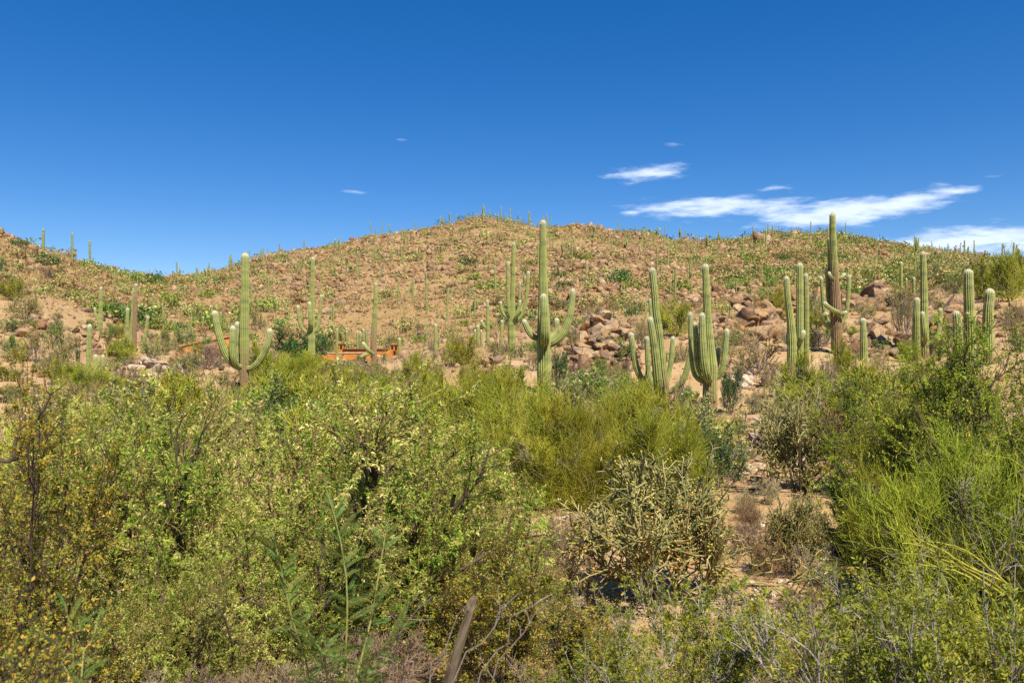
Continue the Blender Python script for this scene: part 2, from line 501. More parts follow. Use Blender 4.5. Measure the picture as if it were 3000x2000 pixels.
M['hill_grass'] = leaf_mat('golden_hill_grass', [(0.0, (0.14, 0.13, 0.035)), (0.4, (0.27, 0.22, 0.06)), (0.8, (0.40, 0.29, 0.085)), (1.0, (0.5, 0.38, 0.14))], 0.3)
M['pale_bush'] = leaf_mat('pale_seed_heads', [(0.0, (0.34, 0.28, 0.13)), (0.5, (0.54, 0.47, 0.25)), (1.0, (0.68, 0.62, 0.39))], 0.3)
M['frond'] = leaf_mat('acacia_leaflet', [(0.0, (0.048, 0.098, 0.022)), (0.5, (0.105, 0.162, 0.028)), (1.0, (0.222, 0.249, 0.038))], 0.34, 0.25)
M['frond_stem'] = wood_mat('acacia_stem', (0.12, 0.14, 0.03), (0.26, 0.25, 0.07))


# ---------------------------------------------------------------- ground
def build_ground():
    th = np.concatenate([np.linspace(-math.pi, -R(42), 46)[:-1], np.linspace(-R(42), R(42), 381), np.linspace(R(42), math.pi, 46)[1:]])
    rr = np.concatenate([np.exp(np.linspace(math.log(0.4), math.log(430), 220)), [480, 560, 700, 1000, 1800, 4000, 9000]])
    T, RR = np.meshgrid(th, rr)
    X, Y = np.sin(T) * RR, np.cos(T) * RR
    Z = H(X.ravel(), Y.ravel())
    V = np.stack([X.ravel(), Y.ravel(), Z], 1)
    nt, nr = len(th), len(rr)
    i, j = np.meshgrid(np.arange(nr - 1), np.arange(nt - 1), indexing='ij')
    a = (i * nt + j).ravel()
    q = np.stack([a, a + 1, a + nt + 1, a + nt], 1)[:, ::-1]
    V = np.vstack([V, [[0, 0, Hs(0.0, 0.1)]]])
    c = len(V) - 1
    k = np.arange(nt - 1)
    tri = np.stack([np.full(nt - 1, c), k + 1, k], 1)
    me = fast_mesh('desert_ground', V, [q, tri], smooth=True)
    o = part('desert_ground', me, M['soil'])
    o['kind'] = 'structure'


build_ground()


# ---------------------------------------------------------------- rocks
def ico(sub):
    bm = bmesh.new()
    bmesh.ops.create_icosphere(bm, subdivisions=sub, radius=1.0)
    V = np.array([v.co[:] for v in bm.verts])
    T = np.array([[v.index for v in f.verts] for f in bm.faces])
    bm.free()
    return V, T


ICO = {k: ico(k) for k in (1, 2, 3, 4)}


def rot_mat(rng, tilt):
    az, ta, tb = rng.uniform(0, 2 * math.pi), rng.normal(0, tilt), rng.normal(0, tilt)
    ca, sa = math.cos(az), math.sin(az)
    Rz = np.array([[ca, -sa, 0], [sa, ca, 0], [0, 0, 1]])
    c, s = math.cos(ta), math.sin(ta)
    Rx = np.array([[1, 0, 0], [0, c, -s], [0, s, c]])
    c, s = math.cos(tb), math.sin(tb)
    Ry = np.array([[c, 0, s], [0, 1, 0], [-s, 0, c]])
    return Ry @ Rx @ Rz


def chisel(rng, sub, planes=9, lo=0.42, hi=0.86, noise=0.05, flat=0.7):
    V, T = ICO[sub]
    V = V.copy()
    for k in range(planes):
        n = rng.normal(size=3)
        if k < 3:
            n = n * 0.35 + np.array([0, 0, 1.0]) * (1 if k == 0 else -1) if k < 2 else n
        n /= np.linalg.norm(n)
        o = rng.uniform(lo, hi)
        over = np.maximum(V @ n - o, 0)
        V -= over[:, None] * n
    q = V * 2.3
    V *= (1 + noise * (np.sin(q[:, 0] * 3.1 + q[:, 1] * 2.3) + np.sin(q[:, 1] * 4.7 + q[:, 2] * 3.9 + 1.3) + 0.8 * np.sin(q[:, 2] * 7.1 + q[:, 0] * 6.0)))[:, None]
    V *= np.array([1.0, rng.uniform(0.7, 0.95), flat * rng.uniform(0.8, 1.15)])
    V /= np.abs(V[:, :2]).max()
    return V, T


_r = np.random.RandomState(11)
BOULDERS = []
for k in range(14):
    V, T = chisel(_r, 4, planes=_r.randint(8, 15), noise=0.018, flat=_r.uniform(0.45, 0.95))
    me = fast_mesh('boulder_shape', V, [T], smooth=False)
    sm = np.ones(len(T), bool)
    me.polygons.foreach_set('use_smooth', sm)
    try:
        me.set_sharp_from_angle(angle=R(32))
    except Exception:
        pass
    BOULDERS.append(me)
BOULDERS_PALE = [b.copy() for b in BOULDERS[:7]]
for b in BOULDERS:
    b.materials.append(M['rock_obj'])
for b in BOULDERS_PALE:
    b.materials.append(M['rock_pale'])

NROCK = [0]


def boulder(x, y, z, w, hf, label, group, rng, tilt=0.25, pale=False):
    me = (BOULDERS_PALE if pale else BOULDERS)[rng.randint(7 if pale else len(BOULDERS))]
    o = part('stone' if pale else 'boulder', me, None)
    o.location = (x, y, z)
    o.rotation_euler = (rng.normal(0, tilt), rng.normal(0, tilt), rng.uniform(0, 6.28))
    o.scale = (w / 2, w / 2 * rng.uniform(0.75, 1.0), w / 2 * hf)
    tag(o, label, 'stone' if pale else 'boulder', group)
    NROCK[0] += 1
    return o


def pile(px0, px1, pyt, pyb, n, wlo, whi, label, group, seed, pale=False, lean=0.0):
    """an outcrop: boulders stacked against the slope between two heights"""
    rng = np.random.RandomState(seed)
    d0 = gd((px0 + px1) / 2, pyb)
    for k in range(n):
        u = rng.rand()
        v = rng.rand() ** 0.8
        px = px0 + (px1 - px0) * u
        w = rng.uniform(wlo, whi) * (1.15 - 0.4 * v)
        top = pyb + (pyt - pyb) * (0.35 + 0.65 * math.sin(math.pi * min(max(u * (1 + lean) - lean * 0.5, 0.05), 0.95)))
        py = pyb + (top - pyb) * v
        d = d0 * (1 + 0.10 * v) + rng.uniform(-0.3, 0.5)
        wm = w * d / F
        p = P(px, py, d)
        g = Hs(p[0], p[1])
        z = max(p[2] - wm * 0.15, g + wm * 0.08)
        boulder(p[0], p[1], z, wm, rng.uniform(0.7, 1.1), label, group, rng, 0.28, pale)
    for k in range(n * 3):
        px = px0 - 15 + (px1 - px0 + 30) * rng.rand()
        v = rng.rand() ** 1.3
        py = pyb + 6 + (pyt - pyb) * v * 0.7
        d = d0 * (1 + 0.08 * v) + rng.uniform(-1.0, 0.3)
        p = P(px, py, d)
        FILL.append((p[0], p[1], Hs(p[0], p[1]) + max(0, (p[2] - Hs(p[0], p[1])) * 0.6), rng.uniform(0.12, 0.35) * wlo * d / F))


FILL = []
PILES = [
    (1668, 1862, 912, 1085, 46, 40, 100, 'brown granite boulder piled beside the tall four-armed saguaro', 31, False),
    (1640, 1800, 1040, 1100, 10, 24, 50, 'brown granite boulder piled beside the tall four-armed saguaro', 32, False),
    (2085, 2300, 862, 1000, 52, 44, 112, 'reddish brown boulder in the outcrop behind the eight-armed saguaro', 33, False),
    (2420, 2650, 808, 915, 26, 60, 128, 'huge rounded boulder on the crest behind the brown-barked saguaro', 34, False),
    (2250, 2420, 845, 925, 22, 36, 74, 'brown rock in the ledge between three-stemmed and brown-barked saguaros', 35, False),
    (2470, 2690, 915, 1050, 38, 44, 104, 'dark varnished boulder below the brown-barked saguaro', 36, False),
    (2700, 2860, 855, 1015, 30, 48, 110, 'orange stained boulder behind the short barrel-like saguaros', 37, False),
    (2840, 3010, 870, 960, 14, 26, 60, 'orange stained boulder behind the short barrel-like saguaros', 38, False),
    (30, 165, 922, 990, 22, 30, 62, 'stacked flat-topped tan boulder above the olive shrubs', 39, False),
    (190, 330, 940, 1035, 24, 26, 54, 'tan rock in the rubble behind the short saguaro cluster', 40, False),
    (215, 330, 868, 925, 12, 22, 44, 'rock in the pointed outcrop on the left slope', 41, False),
    (370, 520, 1040, 1115, 22, 32, 74, 'flat pale slab at the foot of the brown dying saguaro', 42, True),
    (400, 540, 1130, 1180, 10, 26, 60, 'pale slab among the yellow shrubs near the large four-armed saguaro', 43, True),
    (2165, 2285, 1215, 1345, 34, 20, 48, 'whitish stone in the dry wash behind the cholla', 44, True),
    (2320, 2460, 1225, 1375, 30, 20, 50, 'whitish stone in the dry wash behind the cholla', 45, True),
    (2165, 2240, 1330, 1400, 10, 22, 48, 'whitish stone in the dry wash behind the cholla', 46, True),
    (2190, 2330, 1470, 1610, 26, 18, 50, 'whitish stone in the dry wash behind the cholla', 146, True),
    (2200, 2420, 1690, 1790, 22, 14, 42, 'pale stone on the sand patch beside the catclaw', 147, True),
    (1630, 1720, 1480, 1560, 10, 18, 44, 'pale stone beside the palo verde brush', 148, True),
    (1660, 1830, 1105, 1150, 16, 18, 46, 'pale angular rock on the flat below the brown outcrop', 47, True),
    (1370, 1500, 1040, 1095, 8, 34, 70, 'tilted orange and grey slab beside the five-armed saguaro', 48, False),
    (2140, 2280, 1075, 1140, 14, 22, 56, 'low flat rock on the sandy slope right of saguaros', 49, True),
]
for (a, b, c, d, n, lo, hi, lab, sd_, pl) in PILES:
    pile(a, b, c, d, n, lo, hi, lab, lab.split(' in the ')[-1].split(' beside ')[-1] + ' rocks', sd_, pl)


def rock_field():
    """the talus: thousands of angular blocks, one mass; the largest stay single boulders"""
    rng = np.random.RandomState(5)
    shapes = []
    for k in range(16):
        bm = bmesh.new()
        pts = np.array([[a, b, c] for a in (-1, 1) for b in (-1, 1) for c in (-1, 1)], float)
        pts = pts * rng.uniform(0.35, 1.0, (8, 3)) + rng.normal(0, 0.1, (8, 3))
        pts = np.vstack([pts, rng.normal(0, 0.75, (2, 3))])
        pts *= np.array([1.0, rng.uniform(0.6, 0.9), rng.uniform(0.4, 0.85)])
        for p_ in pts:
            bm.verts.new(p_)
        r_ = bmesh.ops.convex_hull(bm, input=bm.verts)
        bm.verts.ensure_lookup_table()
        bm.verts.index_update()
        used = sorted({v.index for f in bm.faces for v in f.verts})
        mp = {u: i for i, u in enumerate(used)}
        V = np.array([bm.verts[u].co[:] for u in used])
        T = np.array([[mp[v.index] for v in f.verts] for f in bm.faces])
        bm.free()
        shapes.append((V, T))
    acc = Acc()
    # candidates: far slope plus the left and right slopes
    N = 112000
    d = np.sqrt(rng.uniform(30 ** 2, 362 ** 2, N))
    d[:5000] = rng.uniform(26, 110, 5000)
    px = rng.uniform(-150, 3150, N)
    x, y = (px - 1500) / F * d, d
    dr = np.interp(px, RP[:, 0], RP[:, 2])
    keep = d < dr + 6
    # patchiness and cover by distance and side
    pat = fbm(x / 22 + 3, y / 22 + 9, 3)
    dens = np.clip(0.72 + 1.2 * pat, 0.2, 1.0)
    nearleft = np.clip((900 - px) / 400, 0, 1)
    start = 118 - 55 * nearleft - 30 * np.clip((px - 1500) / 500, 0, 1)
    dens *= np.clip((d - start) / 35, 0.30, 1)
    right = np.clip((px - 2050) / 400, 0, 1)
    dens *= 1 - 0.45 * right * (d > 140)
    keep &= rng.rand(N) < dens
    x, y, d, px = x[keep], y[keep], d[keep], px[keep]
    size = np.clip(rng.lognormal(-1.12, 0.55, len(x)), 0.13, 1.9)
    big_n = fbm(x / 19 + 70, y / 34 + 5, 3)
    size *= np.clip(0.78 + 1.1 * big_n, 0.5, 1.5)
    size *= np.clip(0.40 + 0.60 * (d - 30) / 120, 0.35, 1.0)
    z = H(x, y)
    fl = np.array(FILL)
    x, y, z, size, d = (np.concatenate(v) for v in ((x, fl[:, 0]), (y, fl[:, 1]), (z, fl[:, 2]), (size, fl[:, 3]), (d, fl[:, 1] * 0 + 60)))
    order = np.argsort(-(size / d) * (d > 100))
    big = order[:40]
    bigset = np.zeros(len(x), bool)
    bigset[big] = True
    for i in big:
        boulder(x[i], y[i], z[i] + size[i] * 0.2, size[i] * 2.1, rng.uniform(0.6, 1.0), 'large tan block standing out of the rubble on the saguaro hillside', 'largest blocks of the hillside rubble', rng)
    idx = np.nonzero(~bigset)[0]
    sh = rng.randint(len(shapes), size=len(idx))
    for s in range(len(shapes)):
        ii = idx[sh == s]
        n = len(ii)
        V, T = shapes[s]
        az = rng.uniform(0, 6.283, n)
        tx, ty = rng.normal(0, 0.35, n), rng.normal(0, 0.35, n)
        ca, sa = np.cos(az), np.sin(az)
        W = np.empty((n, len(V), 3))
        X = V[None, :, 0] * ca[:, None] - V[None, :, 1] * sa[:, None]
        Y = V[None, :, 0] * sa[:, None] + V[None, :, 1] * ca[:, None]
        Z = V[None, :, 2] * rng.uniform(0.7, 1.3, n)[:, None]
        c, s_ = np.cos(tx)[:, None], np.sin(tx)[:, None]
        Y, Z = Y * c - Z * s_, Y * s_ + Z * c
        c, s_ = np.cos(ty)[:, None], np.sin(ty)[:, None]
        X, Z = X * c + Z * s_, -X * s_ + Z * c
        sz = size[ii][:, None]
        W[..., 0] = X * sz + x[ii][:, None]
        W[..., 1] = Y * sz + y[ii][:, None]
        W[..., 2] = Z * sz + (z[ii] + size[ii] * rng.uniform(-0.1, 0.35, n))[:, None]
        TT = T[None] + (np.arange(n) * len(V))[:, None, None]
        rnd = np.repeat(rng.rand(n), len(V))
        acc.add(W.reshape(-1, 3), tris=TT.reshape(-1, 3), rnd=rnd)
    me = acc.mesh('hillside_rubble')
    o = part('hillside_rubble', me, M['rock_stuff'], kind='stuff')
    o['label'] = 'tan and orange granite rubble covering the saguaro hillside'
    o['category'] = 'rubble'


rock_field()


def stones():
    """small stones on the near ground"""
    rng = np.random.RandomState(15)
    V, T = ICO[1]
    n = 5500
    d = np.exp(rng.uniform(math.log(7), math.log(75), n))
    px = rng.uniform(-100, 3100, n)
    x, y = (px - 1500) / F * d, d
    k = fbm(x / 6, y / 6, 3) + 0.12 > rng.uniform(-0.3, 0.4, n)
    x, y, d = x[k], y[k], d[k]
    n = len(x)
    s = np.clip(rng.lognormal(-2.5, 0.6, n), 0.03, 0.4) * np.clip(d / 25, 0.5, 1.5)
    acc = Acc()
    for grp in range(6):
        ii = np.nonzero(rng.randint(6, size=n) == grp)[0]
        Vc, _ = chisel(np.random.RandomState(60 + grp), 1, 7, 0.4, 0.85, 0.02, 0.65)
        az = rng.uniform(0, 6.28, len(ii))
        X = Vc[None, :, 0] * np.cos(az)[:, None] - Vc[None, :, 1] * np.sin(az)[:, None]
        Y = Vc[None, :, 0] * np.sin(az)[:, None] + Vc[None, :, 1] * np.cos(az)[:, None]
        W = np.stack([X, Y, np.broadcast_to(Vc[None, :, 2], X.shape)], -1) * s[ii][:, None, None]
        W += np.stack([x[ii], y[ii], H(x[ii], y[ii]) + s[ii] * 0.12], -1)[:, None, :]
        TT = T[None] + (np.arange(len(ii)) * len(Vc))[:, None, None]
        acc.add(W.reshape(-1, 3), tris=TT.reshape(-1, 3), rnd=np.repeat(0.45 + 0.55 * rng.rand(len(ii)), len(Vc)))
    o = part('loose_stones', acc.mesh('loose_stones'), M['rock_stuff'], kind='stuff')
    o['label'] = 'small loose stones scattered over the sandy desert floor'
    o['category'] = 'stones'


stones()


# ---------------------------------------------------------------- saguaros
def catmull(pts, n):
    pts = np.asarray(pts, float)
    if len(pts) == 2:
        t = np.linspace(0, 1, n)[:, None]
        return pts[0] * (1 - t) + pts[1] * t
    p = np.vstack([2 * pts[0] - pts[1], pts, 2 * pts[-1] - pts[-2]])
    seg = len(pts) - 1
    L = np.linalg.norm(np.diff(pts, axis=0), axis=1)
    cum = np.concatenate([[0], np.cumsum(L)])
    s = np.linspace(0, cum[-1], n)
    i = np.clip(np.searchsorted(cum, s, side='right') - 1, 0, seg - 1)
    t = ((s - cum[i]) / np.maximum(L[i], 1e-6))[:, None]
    a, b, c, d = p[i], p[i + 1], p[i + 2], p[i + 3]
    return 0.5 * (2 * b + (c - a) * t + (2 * a - 5 * b + 4 * c - d) * t ** 2 + (3 * b - a - 3 * c + d) * t ** 3)


def ribbed(path, radf, ribs, per=4, depth=0.2, bark=None, seed=0, nlen=44):
    """a pleated cactus stem along a path running from base to tip; radf gives radius for 0..1"""
    rng = np.random.RandomState(seed)
    C = catmull(path, nlen)
    L = np.concatenate([[0], np.cumsum(np.linalg.norm(np.diff(C, axis=0), axis=1))])
    tot = L[-1]
    rt = radf(1.0)
    # denser rings at the domed tip
    s = np.concatenate([np.linspace(0, max(tot - rt * 1.25, tot * 0.2), nlen), tot - rt * 1.25 * (1 - np.sin(np.linspace(0, math.pi / 2, 9)[1:]))])
    s = np.unique(np.clip(s, 0, tot))
    Cx = np.stack([np.interp(s, L, C[:, k]) for k in range(3)], 1)
    T = np.gradient(Cx, axis=0)
    T /= np.maximum(np.linalg.norm(T, axis=1), 1e-9)[:, None]
    # parallel transport
    ref = np.array([1.0, 0.15, 0.0])
    U = np.empty_like(T)
    u = ref - T[0] * (ref @ T[0]); u /= np.linalg.norm(u)
    for k in range(len(T)):
        u = u - T[k] * (u @ T[k]); u /= np.linalg.norm(u)
        U[k] = u
    W = np.cross(T, U)
    rad = np.array([radf(v) for v in s / tot])
    # slight yearly swellings along the stem
    rad = rad * (1 + 0.022 * np.sin(s * 5.1 + seed) + 0.016 * np.sin(s * 11.7 + 2.1 * seed))
    dome = np.clip((s - (tot - rt * 1.25)) / (rt * 1.25), 0, 1)
    rad = rad * np.sqrt(np.maximum(1 - dome ** 2, 0.0004))
    m = ribs * per
    ang = np.arange(m) / m * 2 * math.pi
    ph = (np.arange(m) % per) / per
    prof = 0.5 + 0.5 * np.cos(ph * 2 * math.pi)
    rr = 1 - depth * (1 - prof)
    wob = 1 + 0.015 * np.sin(ang[None] * 3 + s[:, None] * 0.9)
    r2 = rad[:, None] * rr[None] * wob
    V = Cx[:, None, :] + (U[:, None, :] * np.cos(ang)[None, :, None] + W[:, None, :] * np.sin(ang)[None, :, None]) * r2[..., None]
    k = len(s)
    i, j = np.meshgrid(np.arange(k - 1), np.arange(m), indexing='ij')
    a = i * m + j
    b = i * m + (j + 1) % m
    q = np.stack([a, b, b + m, a + m], -1).reshape(-1, 4)
    bk = np.zeros(k) if bark is None else np.array([bark(v) for v in s])
    at = {'rib': np.tile(prof, k), 'along': np.repeat(s, m), 'tip': np.repeat(tot - s, m), 'bark': np.repeat(bk, m)}
    return V.reshape(-1, 3), q, at


def spines_mesh(V, q, at, rng, n, length):
    """pale spine tufts standing off the ribs"""
    crest = np.nonzero(at['rib'] > 0.95)[0]
    w = 0.35 + 3.0 * (at['tip'][crest] < 0.25) + 0.5 * (at['tip'][crest] < 1.0)
    ii = rng.choice(crest, n, p=w / w.sum())
    return ii


NSAG = [0]


def saguaro(label, d, stems, bark=(0.0, 0.0), bark_h=1.0, group=None, seed=None, res=1.0, spines=True):
    """stems: list of (points tip to base as (px, py[, depth offset]), widths tip to base in px); the first is the trunk"""
    NSAG[0] += 1
    seed = NSAG[0] * 13 if seed is None else seed
    rng = np.random.RandomState(seed)
    pts0, w0 = stems[0]
    bx = (pts0[-1][0] - 1500) / F * d
    g = Hs(bx, d)
    root = thing('saguaro_cactus', label, 'cactus', (bx, d, g), group)
    base = np.array([bx, d, g])
    trunk = None
    for k, (pts, w) in enumerate(stems):
        pp = []
        for q in pts:
            dd = q[2] if len(q) > 2 else 0.0
            dd2 = d + dd
            pp.append(P(q[0], q[1], dd2))
        pp = np.array(pp)[::-1]
        if k == 0:
            lo = np.array([bx, d, g - 0.15])
            if pp[0][2] > g + 0.25:
                pp = np.vstack([[lo], pp])
            else:
                pp[0] = lo
            trunk = pp
        else:
            # root the arm inside the trunk, a little below its first point
            tp = catmull(trunk, 80)
            j = np.argmin(np.abs(tp[:, 2] - (pp[0][2] - 0.02)))
            pp = np.vstack([[tp[j]], pp]) if np.linalg.norm(tp[j] - pp[0]) > 0.06 else pp
        wr = np.array(w, float)[::-1] * d / F / 2 * 1.07
        tw = np.linspace(0, 1, len(wr))
        r_max = wr.max()
        radf = (lambda wr, tw: (lambda t: float(np.interp(t, tw, wr))))(wr, tw)
        ribs = int(np.clip(round(r_max * 52), 10, 19))
        L = np.linalg.norm(np.diff(pp, axis=0), axis=1).sum()
        if k == 0:
            bf = (lambda s, b=bark, hh=bark_h: float(np.clip(b[0] + (b[1] - b[0]) * s / hh, min(b), max(b)))) if bark[0] or bark[1] else None
        else:
            bf = lambda s: float(np.clip(0.65 - s * 1.6, 0, 1))
        nl = int(np.clip(L * 7 * res, 10, 60))
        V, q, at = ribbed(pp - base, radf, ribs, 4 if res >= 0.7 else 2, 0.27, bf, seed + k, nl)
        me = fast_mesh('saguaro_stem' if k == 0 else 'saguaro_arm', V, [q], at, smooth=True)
        o = part('stem' if k == 0 else 'arm', me, M['saguaro'], root)
        if spines and res >= 0.7:
            crest = np.nonzero(at['rib'] > 0.95)[0]
            wgt = 0.30 + 2.2 * (at['tip'][crest] < 0.22) + 0.4 * (at['tip'][crest] < 1.2)
            n = int(190 * L)
            ii = rng.choice(crest, n, p=wgt / wgt.sum())
            # outward direction from nearest axis point
            C = catmull(pp - base, 60)
            B = V[ii] + rng.normal(0, 0.012, (n, 3))
            near = C[np.argmin(((B[:, None, :] - C[None]) ** 2).sum(-1), 1)]
            out = B - near
            out /= np.maximum(np.linalg.norm(out, axis=1), 1e-6)[:, None]
            dirv = out + rng.normal(0, 0.55, (n, 3))
            dirv /= np.linalg.norm(dirv, axis=1)[:, None]
            ln = rng.uniform(0.03, 0.062, n)[:, None]
            side = np.cross(dirv, rng.normal(size=(n, 3)))
            side /= np.maximum(np.linalg.norm(side, axis=1), 1e-6)[:, None]
            SV = np.stack([B - side * 0.0026, B + side * 0.0026, B + dirv * ln], 1).reshape(-1, 3)
            ST = np.arange(n * 3).reshape(-1, 3)
            part('spines', fast_mesh('saguaro_spines', SV, [ST], {'rnd': np.repeat(0.5 + 0.5 * rng.rand(n), 3)}), M['pale_bush'], o, kind='stuff')
    return root


